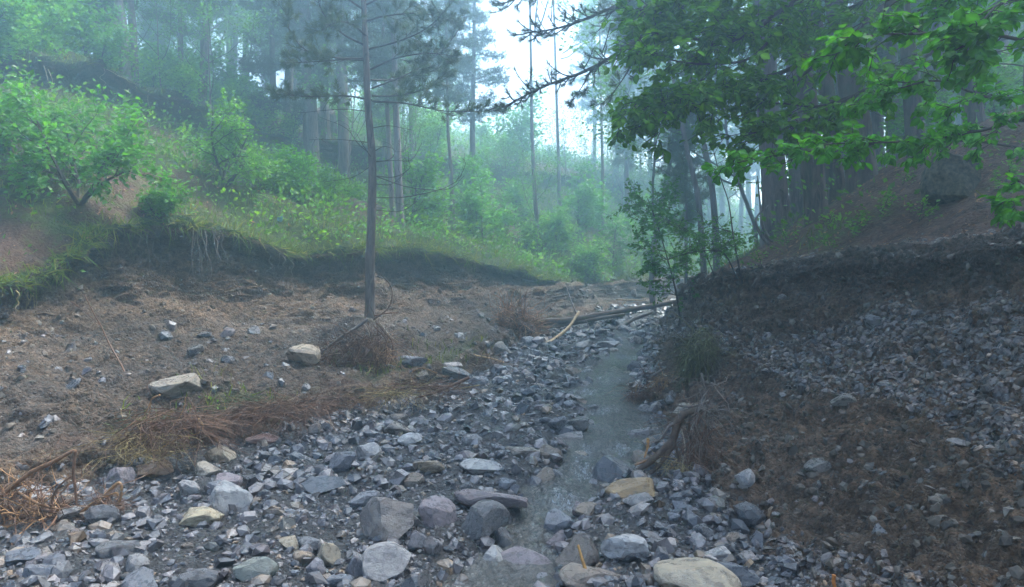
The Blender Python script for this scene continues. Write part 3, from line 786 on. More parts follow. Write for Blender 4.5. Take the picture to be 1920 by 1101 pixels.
GREY, DARK, PALE, TAN, OCH, RED, BLUE, PURP, GRN, BRN = (.17, .165, .17), (.065, .066, .075), (.34, .34, .345), (.30, .25, .18), (.27, .17, .075), (.21, .115, .085), (.085, .10, .135), (.20, .165, .185), (.17, .185, .165), (.12, .09, .065)
HEROES = [
 (327, 727, 92, 40, (.20, .165, .12), 'smooth brown slab boulder perched on the root mat beside the left bank', .75),
 (283, 884, 68, 34, (.30, .17, .09), 'orange-brown stone at the edge of the matted dry grass', .8),
 (412, 853, 50, 36, TAN, 'knobbly tan stone behind the white-streaked one', .8),
 (386, 880, 48, 30, (.42, .37, .30), 'low cream stone in front of a knobbly tan one', .9),
 (430, 938, 76, 56, (.30, .305, .32), 'rounded grey boulder mottled with white', .8),
 (373, 972, 74, 42, (.40, .34, .22), 'whitish stone stained ochre beside a white-mottled grey boulder', .8),
 (218, 1034, 78, 32, DARK, 'flat black slate block in the bottom left gravel', .6),
 (72, 1076, 58, 34, BLUE, 'dark blue slate lump in the bottom left corner', .8),
 (40, 1046, 56, 30, BLUE, 'blue-black slate slab near the left edge below the root tangle', .8),
 (478, 1069, 84, 44, (.20, .225, .20), 'pale green-grey triangular slab at the bottom', .6),
 (722, 976, 98, 86, (.27, .235, .215), 'big pinkish-grey boulder, largest on the gravel bar', .85),
 (722, 1060, 82, 68, (.31, .30, .305), 'pale grey boulder at the bottom below the big pinkish one', .85),
 (820, 966, 66, 54, PURP, 'purple-grey block right of the big pinkish boulder', .8),
 (905, 990, 104, 74, (.085, .085, .092), 'dark slab leaning diagonally beside the stream', .5),
 (922, 1050, 56, 46, PALE, 'pale rounded stone at the water edge below the leaning slab', .9),
 (944, 1022, 40, 54, (.08, .08, .09), 'dark upright stone between leaning slab and water', .8),
 (920, 940, 132, 44, (.17, .135, .145), 'broad purple slab lying flat above the leaning slab', .6),
 (903, 878, 78, 30, PALE, 'pale grey flat-topped stone above the purple slab', .8),
 (1172, 1028, 82, 50, (.36, .365, .385), 'pale blue-grey rough boulder right of the stream', .8),
 (1085, 1046, 78, 74, (.10, .082, .070), 'dark brown boulder standing at the right edge of the water', .8),
 (1312, 1090, 152, 72, (.34, .29, .21), 'large smooth tan boulder cut by the bottom edge', .8),
 (1382, 1079, 78, 46, (.075, .088, .115), 'dark blue stone touching the large tan boulder', .8),
 (1182, 916, 88, 32, (.30, .20, .09), 'ochre slab bridging the stream margin', .6),
 (1198, 941, 54, 30, (.20, .19, .19), 'grey elongated stone below the ochre slab', .7),
 (1100, 958, 42, 28, (.24, .19, .14), 'tan stone in the pool below the ochre slab', .8),
 (1080, 945, 46, 22, (.17, .115, .06), 'brown flat stone at the small fall', .8),
 (1045, 944, 34, 16, (.50, .46, .36), 'little cream stone in the white water', .8),
 (1110, 1083, 118, 42, (.19, .15, .12), 'low brown boulder half drowned in the foreground pool', .8),
 (690, 848, 44, 30, (.40, .40, .41), 'whitish stone in the middle of the gravel bar', .8),
 (640, 871, 46, 42, (.085, .09, .115), 'dark blue pointed stone left of the whitish one', .8),
 (745, 807, 50, 30, (.15, .13, .11), 'brown-grey stone at the top of the gravel bar', .8),
 (768, 826, 44, 26, (.40, .41, .43), 'pale sharp-edged stone below the brown-grey one', .8),
 (805, 877, 56, 24, (.22, .165, .10), 'ochre flat block right of centre on the bar', .6),
 (602, 911, 78, 30, (.095, .11, .135), 'long blue slate slab left of centre', .55),
 (490, 824, 56, 20, (.20, .105, .080), 'reddish slab lying under the root mat', .6),
 (1030, 850, 48, 30, (.16, .12, .085), 'wet brown stone beside the riffle', .8),
 (1083, 858, 40, 24, (.25, .215, .16), 'tan rounded stone at the riffle edge', .8),
 (980, 851, 62, 24, (.21, .18, .15), 'long tan-grey stone left of the riffle', .6),
 (1082, 798, 50, 28, (.085, .072, .062), 'dark brown block upstream of the riffle', .7),
 (1044, 798, 34, 28, (.09, .095, .115), 'slate-blue pointed stone beside a dark brown block', .8),
 (1060, 824, 66, 22, (.14, .125, .125), 'flat grey slab between two dark stones above the riffle', .6),
 (1152, 858, 46, 30, (.055, .05, .05), 'black wet stone in the middle of the stream', .8),
 (1170, 792, 44, 22, (.08, .08, .085), 'low dark stone between stream and right bank', .8),
 (1200, 822, 60, 30, (.13, .125, .145), 'grey-blue slab at the foot of the right bank', .7),
 (566, 668, 60, 38, (.33, .255, .175), 'sandy boulder left of the slender pine', .8),
 (848, 688, 34, 16, (.40, .36, .35), 'small pink-white stone on top of a dark one', .8),
 (850, 700, 62, 24, (.055, .052, .05), 'dark flat stone below a small pink-white one', .7),
 (770, 679, 50, 24, (.19, .20, .24), 'blue-grey block right of the pine roots', .7),
 (786, 706, 34, 20, (.11, .095, .075), 'dull brown stone among the trailing roots', .8),
 (1093, 650, 34, 20, (.38, .37, .36), 'white stone far up the stream bed', .8),
 (1140, 650, 44, 18, (.27, .26, .27), 'pale grey slab beside a white stone far upstream', .7),
 (945, 655, 34, 24, (.20, .17, .14), 'brownish block beside the fallen tree roots', .8),
 (615, 1045, 40, 46, (.36, .305, .22), 'upright tan stone near the bottom, left of the pale boulder', .8),
 (541, 1021, 36, 28, (.40, .345, .25), 'cream knobbly stone near the bottom', .8),
 (580, 1026, 50, 30, (.13, .135, .15), 'grey faceted stone between cream and tan ones', .7),
 (567, 1047, 34, 26, (.30, .22, .15), 'brownish stone below the cream knobbly one', .8),
 (592, 1066, 34, 32, (.22, .21, .24), 'violet-grey stone below the upright tan one', .8),
 (634, 1092, 48, 26, (.13, .145, .18), 'blue slate stone cut by the bottom edge', .7),
 (668, 1066, 40, 44, (.14, .14, .17), 'blue-grey stone touching the pale bottom boulder', .7),
 (782, 1020, 36, 36, (.10, .10, .12), 'dark stone below the purple-grey block', .8),
 (812, 1028, 34, 38, (.15, .135, .14), 'grey-brown stone left of the upright dark one', .8),
 (1345, 1042, 66, 34, (.42, .41, .40), 'whitish stone pair-half above the dark blue stone', .8),
 (1404, 1048, 38, 24, (.28, .25, .24), 'pinkish stone beside the whitish one', .8),
 (222, 897, 42, 36, (.27, .235, .26), 'lilac-grey stone behind the orange-brown one', .8),
 (426, 904, 44, 28, (.25, .20, .22), 'lilac slab behind the white-mottled boulder', .7),
 (128, 968, 40, 28, (.19, .18, .18), 'grey stone half under the root tangle', .8),
 (70, 935, 46, 22, (.44, .44, .46), 'white stone seen between the tangled roots', .8),
 (1290, 775, 50, 34, (.26, .22, .16), 'tan block behind the torn stump', .8),
 (1644, 604, 36, 24, (.13, .13, .145), 'grey slab stuck in the upper part of the right bank', .7),
 (1532, 876, 46, 26, (.10, .092, .085), 'dark slab stuck low in the brown right bank', .7),
 (1582, 752, 40, 24, (.17, .155, .135), 'muddy lump below the shale band', .8),
 (1800, 832, 40, 18, (.22, .21, .21), 'flat grey flake near the right edge of the bank', .6),
 (475, 622, 22, 18, (.085, .08, .085), 'dark stone sticking out of the left bank', .8),
 (425, 676, 26, 16, (.07, .07, .08), 'black stone at the foot of the left bank', .8),
 (365, 660, 30, 22, (.06, .052, .045), 'dark clod in the foot of the left bank', .8),
]
for k, (px, py, w, h, c, lab, dep) in enumerate(HEROES):
    c = (c[0] * 1.16, c[1] * 1.08, c[2] * .98)
    ln = 'lean' in lab and 'diagonally' in lab
    put_stone(px, py, w, h, c, lab, 1000 + k, 4 if w > 60 else 3, 8 if 'round' in lab or 'smooth' in lab else 12, name='boulder' if w > 90 else 'rock', dep=dep,
              tilt=(0, -.55) if ln else (random.Random(k).uniform(-.15, .15), random.Random(k + 99).uniform(-.15, .15)), rough=.03 if 'smooth' in lab or 'slab' in lab else .07)

# 225 further stones that can be told from the gravel, sharing twelve shapes
shapes = []
for k in range(14):
    V, Fc = rock_shape(2000 + k, 2, 10, .03); shapes.append(mesh_np('stone', V, [Fc], M_ROCK, None, flat=True))
KIND = [('dark slate', (.075, .078, .092), .30), ('blue-grey slate', (.125, .135, .165), .26), ('pale grey', (.27, .27, .285), .17), ('brownish', (.17, .13, .095), .15), ('violet-grey', (.185, .155, .175), .12)]
rs = random.Random(5)
made = 0; tries = 0
kw = [k[2] for k in KIND]
while made < 268 and tries < 6000:
    tries += 1
    u = rs.random()
    if u < .38:
        Y = 3.9 * (17 / 3.9) ** rs.random(); X = np.interp(Y, wy, sx) + rs.choice((-1, 1)) * np.interp(Y, wy, sw) * rs.uniform(.35, 1.5); zone = 'bed'
    elif u < .86:
        Y = 3.9 * (20 / 3.9) ** (rs.random() ** 1.45); a = np.interp(Y, rows, XS[:, 0]); b = np.interp(Y, rows, XRF[:, 0]) + (.25 if Y < 6 else 0)
        X = rs.uniform(a, b); zone = 'bed'
    elif u < .91:
        Y = rs.uniform(3.3, 9.0); a = np.interp(Y, rows, XRF[:, 0]); b = np.interp(Y, rows, XR[:, 0]); X = rs.uniform(a + .1, b - .05); zone = 'bank'
    else:
        Y = rs.uniform(6, 16); a = np.interp(Y, rows, XF[:, 0]); b = np.interp(Y, rows, XS[:, 0]); X = rs.uniform(a, b); zone = 'bench'
    if abs(X) > Y * .70: continue
    s = (.026 + .085 * rs.random() ** 2.4) * (.72 + Y / 16)
    if zone != 'bed': s *= .8
    elif Y < 6.8: s *= 1.15
    if any((X - q[0]) ** 2 + (Y - q[1]) ** 2 < (q[2] * .95 + s) ** 2 for q in TAKEN): continue
    p, n = drop(X, Y)
    kn, kc, _ = rs.choices(KIND, kw)[0]
    fl = rs.uniform(.35, .8)
    if zone == 'bed' and abs(X - np.interp(Y, wy, sx)) < np.interp(Y, wy, sw) * 1.2:
        s = max(s, .062 * (.72 + Y / 16)) * rs.uniform(1.0, 1.5); fl = rs.uniform(.65, .95)
    o = link('stone', rs.choice(shapes))
    o.scale = (s, s * rs.uniform(.6, .95), s * fl)
    q = n.to_track_quat('Z', 'Y').to_matrix() if zone != 'bed' else Matrix.Identity(3)
    o.rotation_euler = (q @ Matrix.Rotation(rs.uniform(0, 6.28), 3, 'Z') @ Matrix.Rotation(rs.gauss(0, .25), 3, 'X')).to_euler()
    o.location = p + n * s * fl * .35
    v = rs.uniform(.75, 1.3) * (1.0 if zone == 'bed' else .62); o.color = (kc[0] * v * 1.08, kc[1] * v, kc[2] * v * .9, 1)
    size = 'small' if s < .055 else 'fist-sized' if s < .085 else 'large'
    side = '' 
    if zone == 'bed':
        xs_ = np.interp(Y, wy, sx)
        side = ('on the near gravel bar' if Y < 6.5 else 'on the middle gravel bar' if Y < 10 else 'on the far gravel bed') if X < xs_ - .35 else ('in or beside the running water' if X < xs_ + .45 else 'between stream and right bank')
    elif zone == 'bank': side = 'lying on the steep right bank'
    else: side = 'on the earth bench below the left bank'
    tag(o, f'{size} {kn} stone {side}', 'stone', f'{size} {kn} stones {side}')
    TAKEN.append((X, Y, s)); made += 1
# ------------------------------------------------------------------ plant helpers
def grow(rng, p, d, L, r, lvl, maxl, out, tips, kids=(3, 5), spread=.9, up=.12, wob=.3, ratio=.62, start=.3, k=7):
    d = unit(np.asarray(d, float)); pts = [np.asarray(p, float)]
    for i in range(k - 1):
        d = unit(d + rng.normal(0, wob, 3) / math.sqrt(k) + np.array([0, 0, up / k * 2]))
        pts.append(pts[-1] + d * L / (k - 1))
    pts = np.array(pts); out.append((pts, r, r * .4))
    if lvl >= maxl:
        tips.append(pts); return
    for c in range(rng.integers(kids[0], kids[1] + 1)):
        t = start + (1 - start) * (c + rng.random()) / kids[1]
        i = min(int(t * (k - 1)), k - 2); f = min(t, 1) * (k - 1) - i
        q = pts[i] * (1 - f) + pts[i + 1] * f
        tan = unit(pts[i + 1] - pts[i]); s = unit(np.cross(tan, rng.normal(size=3)))
        grow(rng, q, tan * .65 + s * spread * rng.uniform(.6, 1.1), L * ratio * rng.uniform(.75, 1.15), r * (1 - .5 * t) * .55, lvl + 1, maxl, out, tips, kids, spread, up, wob, ratio, start, k)
    tips.append(pts[-3:] if len(pts[-3:]) == k else np.array([pts[-2] + (pts[-1] - pts[-2]) * t for t in np.linspace(0, 1, k)]))

def wood(mb, out, s=5, col=None):
    P = np.array([o[0] for o in out]); k = P.shape[1]
    R = np.array([taper(max(o[1], .003), max(o[2], .002), k) for o in out])
    V, q = tubes(P, R, s); mb.add(V, [q], col)

def leaves_on(tips, per, size, rng, droop=.15, jit=.55, off=.03, start=.15, up=1.0):
    """leaf positions, axes, normals along the twigs"""
    P = np.array(tips); m, k, _ = P.shape
    t = start + (1 - start) * rng.random((m, per)); t = np.sort(t, 1)
    i = np.minimum((t * (k - 1)).astype(int), k - 2); f = (t * (k - 1) - i)[..., None]
    ar = np.arange(m)[:, None]
    a, b = P[ar, i], P[ar, i + 1]
    q = a * (1 - f) + b * f; tan = unit(b - a)
    sgn = np.where(np.arange(per) % 2 == 0, 1, -1)[None, :, None]
    lat = unit(np.cross(tan, np.array([0, 0, 1.0]))) * sgn
    d = unit(tan * .55 + lat * .85 + rng.normal(0, .3, q.shape) - np.array([0, 0, droop]))
    n = unit(np.array([0, 0, up]) + rng.normal(0, jit, q.shape))
    s = size * rng.uniform(.65, 1.2, (m, per))
    q = q + rng.normal(0, off, q.shape)
    return q.reshape(-1, 3), d.reshape(-1, 3), n.reshape(-1, 3), s.ravel()

def leaf_cols(n, rng, lo=.65, hi=1.3, yellow=.25):
    v = rng.uniform(lo, hi, (n, 1)); y = rng.random((n, 1)) ** 2 * yellow
    return np.concatenate([v * (1 + 1.6 * y), v * (1 + .55 * y), v * (1 - .3 * y)], 1)

def tufts(mb, pos, axis, rng, n=30, L=.11, w=.004, spread=1.0, col=None):
    pos = np.asarray(pos); axis = unit(axis); m = len(pos)
    if m == 0: return
    a = rng.normal(size=(m, n, 3)); perp = unit(a - (a * axis[:, None]).sum(-1, keepdims=True) * axis[:, None])
    th = rng.random((m, n, 1)) ** .7 * spread + .08
    d = axis[:, None] * np.cos(th) + perp * np.sin(th)
    ln = L * rng.uniform(.7, 1.15, (m, n, 1))
    b = pos[:, None] - axis[:, None] * (rng.random((m, n, 1)) * L * .7)
    side = unit(np.cross(d, rng.normal(size=(m, n, 3)))) * w / 2
    tip = b + d * ln + np.array([0, 0, -1]) * ln * .06
    V = np.stack([b - side, b + side, tip], 2).reshape(-1, 3)
    idx = np.arange(len(V)).reshape(-1, 3)
    c = leaf_cols(m, rng, .7, 1.25, .25) if col is None else np.broadcast_to(col, (m, 3)) * rng.uniform(.8, 1.2, (m, 1))
    mb.add(V, [idx], np.repeat(c, n * 3, axis=0))

def pine_bough(mbw, mbn, pts, r0, rng, n_twig=14, twig=.35, start=.25, needles=30, L=.11, w=.004, droop=.0, sub=2, s=5, k=14, col=None):
    P = add_tube(mbw, pts, r0, r0 * .22, k, s + 1)
    if n_twig == 0: return P
    t = start + (1 - start) * (np.arange(n_twig) + rng.random(n_twig)) / n_twig
    i = np.minimum((t * (k - 1)).astype(int), k - 2); f = (t * (k - 1) - i)[:, None]
    b = P[i] * (1 - f) + P[i + 1] * f; tan = unit(P[i + 1] - P[i])
    sgn = np.where(np.arange(n_twig) % 2 == 0, 1.0, -1.0)[:, None]
    lat = unit(np.cross(tan, np.array([0, 0, 1.0]))) * sgn
    TW = []; TI = []
    def twig_paths(b, tan, lat, ln, drp):
        m = len(b); q = np.linspace(0, 1, 6)[None, :, None]
        d0 = unit(tan * .7 + lat * rng.uniform(.4, 1.0, (m, 1)) + rng.normal(0, .25, (m, 3)) - np.array([0, 0, 1]) * drp)
        bend = np.array([0, 0, 1.0]) * (rng.uniform(.15, .5, (m, 1)) + drp * .9) + rng.normal(0, .12, (m, 3))
        return b[:, None] + d0[:, None] * q * ln[:, None, None] + bend[:, None] * q ** 2 * (ln * .6)[:, None, None]
    ln = twig * rng.uniform(.55, 1.15, n_twig) * (1.15 - .5 * t)
    A = twig_paths(b, tan, lat, ln, droop)
    TW.append((A, np.full(n_twig, r0 * .28)))
    TI.append(A)
    for _ in range(sub):
        j = rng.integers(2, 5, n_twig); bb = A[np.arange(n_twig), j]; tt = unit(A[np.arange(n_twig), j + 1] - bb)
        ll = unit(np.cross(tt, rng.normal(size=(n_twig, 3))))
        C = twig_paths(bb, tt, ll, ln * rng.uniform(.35, .7, n_twig), droop * .6); TW.append((C, np.full(n_twig, r0 * .18))); TI.append(C)
    for A_, r in TW:
        R = np.maximum(r, .0028)[:, None] * np.linspace(1, .55, 6)[None]
        V, q = tubes(A_, R, 4); mbw.add(V, [q])
    TI.append(P[None, -6:])
    for A_ in TI:
        ax = unit(A_[:, -1] - A_[:, -2]); tufts(mbn, A_[:, -1], ax, rng, needles, L, w, 1.05, col)
        tufts(mbn, A_[:, -2], ax, rng, max(needles // 2, 4), L, w, 1.0, col)
    return P

def trunk_mesh(mb, pts, r0, r1, k=26, s=12, flare=.5, rough=.10, seed=0):
    P = spline(pts, k); L = np.linalg.norm(P[-1] - P[0]); t = np.linspace(0, 1, k)
    hh = t * L
    R = (r0 + (r1 - r0) * t) * (1 + flare * np.exp(-hh / (r0 * 2.2)))
    V, q = tubes(P[None], R[None], s)
    c = np.repeat(P, s, axis=0); rel = V - c
    ang = np.tile(np.arange(s) / s * 2 * PI, k)
    lob = 1 + rough * fbm(V * np.array([1, 1, .35]), 1.5 / max(r0, .05), 3, seed) + flare * .35 * np.exp(-np.repeat(hh, s) / (r0 * 1.6)) * np.sin(ang * 4 + seed)
    mb.add(c + rel * lob[:, None], [q])
    return P

def gpt(px, py, Y):
    """ground point straight below pixel px at depth Y"""
    x = (px - CX) / F * Y
    p, n = drop(x, Y); return np.array(p)

# ------------------------------------------------------------------ prototypes for the trees in the mist and the canopy
rng = np.random.default_rng(21)
def needle_crown(seed, z0, z1, rad, nb, dens, L=.2, w=.02, nn=10):
    """boughs in whorls around the stem (x=y=0) with needle clumps"""
    r = np.random.default_rng(seed); mbw, mbn = MB(), MB()
    out = []; pos = []; ax = []
    for i in range(nb):
        t = (i + r.random()) / nb; z = z0 + (z1 - z0) * t
        ln = rad * (1 - t) ** .6 * r.uniform(.65, 1.1) * min(1, .45 + t * 3); a = r.random() * 2 * PI
        q = np.linspace(0, 1, 7)[:, None]; dd = np.array([math.cos(a), math.sin(a), 0])
        pts = np.array([0, 0, z]) + dd * q * ln + np.array([0, 0, 1]) * (q * ln * r.uniform(-.1, .25) - .18 * ln * q ** 2 * (1 - t) + .15 * ln * q ** 3) + r.normal(0, .05, (7, 3)) * q
        out.append((pts, .012 + .02 * ln / rad, .006))
        m = int(dens * ln)
        u = .25 + .75 * r.random(m); ii = np.minimum((u * 6).astype(int), 5)
        side = np.cross(dd, [0, 0, 1])
        p = pts[ii] + r.normal(0, .16 * ln / 1.5, (m, 1)) * side + r.normal(0, .10, (m, 3))
        pos.append(p); ax.append(unit(dd * .7 + np.array([0, 0, .6]) + r.normal(0, .5, (m, 3))))
    wood(mbw, out, 4)
    tufts(mbn, np.concatenate(pos), np.concatenate(ax), r, nn, L, w, 1.2)
    return mbw, mbn

def hide_proto(o):   # the first of each kind is itself placed, so nothing is hidden
    return o
PROTO = {}
def proto_pine(key, seed, H, r0, z0, rad, nb, dens, bark, L=.2, w=.022, nn=10):
    mbt = MB(); rr = random.Random(seed)
    trunk_mesh(mbt, [(0, 0, -.4), (rr.uniform(-.08, .08), rr.uniform(-.08, .08), H * .3), (rr.uniform(-.12, .12), rr.uniform(-.12, .12), H * .65), (0, 0, H)], r0, r0 * .25, 22, 9, .35, .06, seed)
    mbw, mbn = needle_crown(seed, z0, H, rad, nb, dens, L, w, nn)
    PROTO[key] = [('trunk', mbt.mesh('trunk', bark, flat=False)), ('branches', mbw.mesh('branches', M_TWIG)), ('crown', mbn.mesh('crown', M_NEEDLE))]
def proto_leafy(key, seed, H, r0, size, per, bark, kids=(3, 5), maxl=3, spread=.9, up=.25, low=.3, L0=.75, mat=None, tint=(1, 1, 1)):
    r = np.random.default_rng(seed); out, tips = [], []
    grow(r, (0, 0, -.15), (.05, .03, 1), H * L0, r0, 0, maxl, out, tips, kids, spread, up, .3, .6, low)
    mbw = MB(); wood(mbw, out[:1], 7); mbb = MB(); wood(mbb, out[1:], 4)
    q, d, n, s = leaves_on(tips, per, size, r, off=size * 1.1 if H > 1 else size * .5)
    mbl = MB(); scatter_mesh(mbl, LEAF_LOW, q, frames(d, n), s, leaf_cols(len(q), r) * np.array(tint))
    PROTO[key] = [('trunk', mbw.mesh('trunk', bark, flat=False)), ('branches', mbb.mesh('branches', M_TWIG)), ('crown', mbl.mesh('crown', mat or M_LEAF))]
def place(key, name, label, cat, loc, rotz=0, scale=1.0, group=None, tilt=(0, 0)):
    o = bpy.data.objects.new(name, None); COL.objects.link(o)
    o.location = [float(v) for v in loc]; o.rotation_euler = (tilt[0], tilt[1], rotz)
    o.scale = (scale,) * 3 if not isinstance(scale, tuple) else scale
    tag(o, label, cat, group)
    for nm, me in PROTO[key]:
        q_ = link(nm, me, o)
        if nm != 'trunk': q_['kind'] = 'stuff'
    return o

proto_pine('pine_a', 31, 14, .17, 4.2, 2.3, 52, 60, M_PINE)
proto_pine('pine_b', 32, 13, .13, 3.2, 1.9, 52, 60, M_PINE)
proto_pine('pine_tall', 33, 13.5, .20, 6.3, 3.1, 60, 75, M_PINE_DARK, .24, .03, 10)
proto_pine('pine_low', 34, 6.5, .06, 1.6, 1.2, 46, 70, M_PINE, .16, .014, 12)
proto_leafy('tree_a', 41, 9, .10, .15, 40, M_PALE, (4, 5), 3, .85, .35, .35)
proto_leafy('tree_b', 42, 7, .07, .13, 44, M_PALE, (3, 5), 3, .9, .3, .3)
proto_leafy('sapling', 43, 5.5, .035, .11, 46, M_PALE, (4, 6), 2, .8, .3, .35)
proto_leafy('bush_a', 44, 1.7, .03, .105, 40, M_TWIG, (5, 7), 2, 1.1, .25, .08, .6, tint=(1.25, 1.35, .9))
proto_leafy('bush_b', 45, 1.4, .025, .10, 36, M_TWIG, (5, 7), 2, 1.3, .15, .05, .55, tint=(1.7, 1.6, .8))
proto_leafy('bush_c', 46, 2.2, .03, .12, 42, M_TWIG, (5, 6), 2, 1.0, .2, .1, .65, tint=(1.0, 1.2, 1.1))
proto_leafy('seedling', 47, .8, .008, .06, 22, M_TWIG, (4, 5), 1, 1.1, .1, .1, .6, tint=(1.2, 1.15, 1))

# ------------------------------------------------------------------ right-hand pines (thick trunks on the needle slope)
def leaning_pine(px_pts, Y, w, label, bark, crown_scale=1.0, seed=0, group=None, wtop=None, crown='pine_tall'):
    """trunk through photo pixels (from the foot up) at depth Y, w = width in pixels at the foot"""
    b = gpt(px_pts[0][0], px_pts[0][1], Y)
    pts = [b - np.array([0, 0, .35])] + [W(px, py, Y) for px, py in px_pts[1:]]
    top = pts[-1]; dr = unit(pts[-1] - pts[-2]); dr = unit(dr + np.array([0, 0, .6]))
    H = 12.5 - (top[2] - b[2])
    pts = pts + [top + dr * H * .5, top + dr * H]
    o = thing('pine_tree', label, 'tree', b, group)
    mb = MB(); r0 = w / 2 / F * Y
    P = trunk_mesh(mb, pts, r0, r0 * .35, 34, 16, .35, .13, seed); part('trunk', mb, bark, o, flat=False)
    # crown from the shared prototype, standing on the upper trunk
    i = np.argmin(np.abs(P[:, 2] - (b[2] + 6.5)))
    for nm, me in PROTO[crown][1:]:
        c = link(nm, me, o); c.location = (float(P[i, 0] - b[0]), float(P[i, 1] - b[1]), float(P[i, 2] - b[2] - 6.3 * crown_scale)); c.scale = (crown_scale,) * 3; c.rotation_euler = (0, 0, seed * 1.7)
    r = np.random.default_rng(seed + 500)
    for j in range(4):
        i = r.integers(3, 12); a = r.random() * 2 * PI
        dd = np.array([math.cos(a), math.sin(a), r.uniform(-.2, .3)]); ln = r.uniform(.3, .9)
        m = MB(); add_tube(m, [P[i], P[i] + dd * ln * .5 + np.array([0, 0, .03]), P[i] + dd * ln - np.array([0, 0, .08])], .012, .004, 7, 5); part('dead_branch', m, M_TWIG, o)
    o['_trunk'] = 0
    return o, P

RIGHT = [
 ([(1536, 405), (1522, 300), (1512, 180), (1498, 60), (1490, -40)], 10.0, 46, 'thick bare pine trunk with flaring foot at the edge of the right bank', M_PINE_DARK, 1.0),
 ([(1572, 350), (1556, 220), (1540, 100), (1525, -20)], 11.8, 34, 'pine trunk close behind the flaring-foot pine', M_PINE_DARK, .9),
 ([(1622, 330), (1602, 200), (1578, 60), (1560, -40)], 11.0, 54, 'thick leaning pine trunk with rough bark, third from the gully', M_PINE_DARK, 1.0),
 ([(1722, 305), (1712, 200), (1700, 60), (1692, -30)], 10.6, 36, 'straight dark pine trunk left of the mossy boulder', M_PINE_DARK, .9),
 ([(1832, 330), (1824, 200), (1818, 60), (1812, -40)], 10.2, 40, 'dark pine trunk behind the mossy boulder', M_PINE_DARK, 1.0),
 ([(1462, 420), (1450, 320), (1440, 200), (1436, 80), (1430, -30)], 12.2, 52, 'grey pine trunk standing among curved saplings', M_PINE, .9),
 ([(1650, 300), (1642, 180), (1628, 60), (1618, -30)], 15.5, 22, 'thin pine trunk between the leaning pine and the straight dark one', M_PINE, .8),
 ([(1680, 290), (1672, 150), (1664, 0)], 17, 30, 'misty grey pine trunk behind the straight dark one', M_PINE, .9),
 ([(1770, 290), (1762, 150), (1755, 0)], 15, 24, 'slender grey pine trunk right of the straight dark one', M_PINE, .8),
 ([(1885, 300), (1880, 150), (1878, 0)], 14, 28, 'grey pine trunk near the right edge of the wood', M_PINE, .9),
 ([(1500, 380), (1490, 200), (1480, 0)], 14.5, 32, 'grey pine trunk half hidden behind the flaring-foot pine', M_PINE, .9),
 ([(1590, 330), (1580, 150), (1570, 0)], 17.5, 30, 'pale misty trunk left of the leaning pine', M_PALE, .9),
 ([(1740, 280), (1735, 150), (1730, 0)], 20, 26, 'faint trunk deep in the right-hand wood', M_PINE, .9),
 ([(1945, 330), (1940, 150), (1938, 0)], 9.2, 44, 'pine trunk just outside the right edge', M_PINE_DARK, 1.0),
]
for k, (pp, Y, w, lab, bark, cs) in enumerate(RIGHT):
    o, P = leaning_pine(pp, Y, w, lab, bark, cs, 600 + k)
    if k == 0: PINE0, PINE0_P = o, P
# more of the same wood out to the right and behind the frame edge: their crowns shade the bank
for k, (x, y) in enumerate([(7.5, 6.2), (8.6, 8.6), (7.2, 3.6), (9.8, 12), (6.6, 1.0), (9, -1.5), (10.5, 5)]):
    p, _ = drop(x, y); place('pine_tall', 'pine_tree', 'dark pine of the wood to the right of the picture', 'tree', p, k * 1.3, 1.0, 'pines right of the picture')

for k, (x, y) in enumerate([(-8.2, 2.5), (-9.6, 6.0), (-7.8, -1.8), (-4.2, -3.6), (-.8, -4.3), (2.6, -4.2), (5.6, -2.6)]):  # unseen pines added so their crowns shade the near mist and ground
    p, _ = drop(x, y); place('pine_tall', 'pine_tree', 'unseen dark pine added around the viewpoint to shade the foreground', 'tree', p, k * 2.1, 1.1, 'unseen pines added around the viewpoint for shade')

# boughs of the flaring-foot pine hanging into the misty gap
def px3(l, Y=None): return [W(a[0], a[1], a[2] if len(a) > 2 else Y) for a in l]
rb = np.random.default_rng(77)
BOUGHS = [
 ([(1490, -150, 9.8), (1380, -60, 9.2), (1285, 8, 8.8), (1200, 72, 8.6), (1110, 128, 8.5), (1020, 162, 8.4), (950, 198, 8.3)], .040, 30, .42),
 ([(1490, -260, 9.8), (1330, -110, 9.2), (1230, -30, 8.9), (1130, 22, 8.7), (1050, 52, 8.6), (985, 62, 8.5)], .034, 24, .42),
 ([(1490, -330, 9.8), (1300, -190, 9.0), (1130, -90, 8.7), (1010, -20, 8.5), (940, 8, 8.4)], .030, 20, .42),
 ([(1200, 72, 8.6), (1190, 110, 8.5), (1160, 160, 8.4), (1130, 195, 8.3)], .014, 9, .3),
 ([(1110, 128, 8.5), (1090, 165, 8.5), (1070, 190, 8.5)], .010, 6, .25),
]
for pts, r0, nt_, tw in BOUGHS:
    mw, mn = MB(), MB()
    pine_bough(mw, mn, px3(pts), r0, rb, nt_, tw, .42 if r0 > .02 else .15, 26, .085, .0045, .35, 2, k=18)
    bo = part('bough', mw, M_TWIG, PINE0); mnm = part('needles', mn, M_NEEDLE, bo, base=PINE0['_base'])

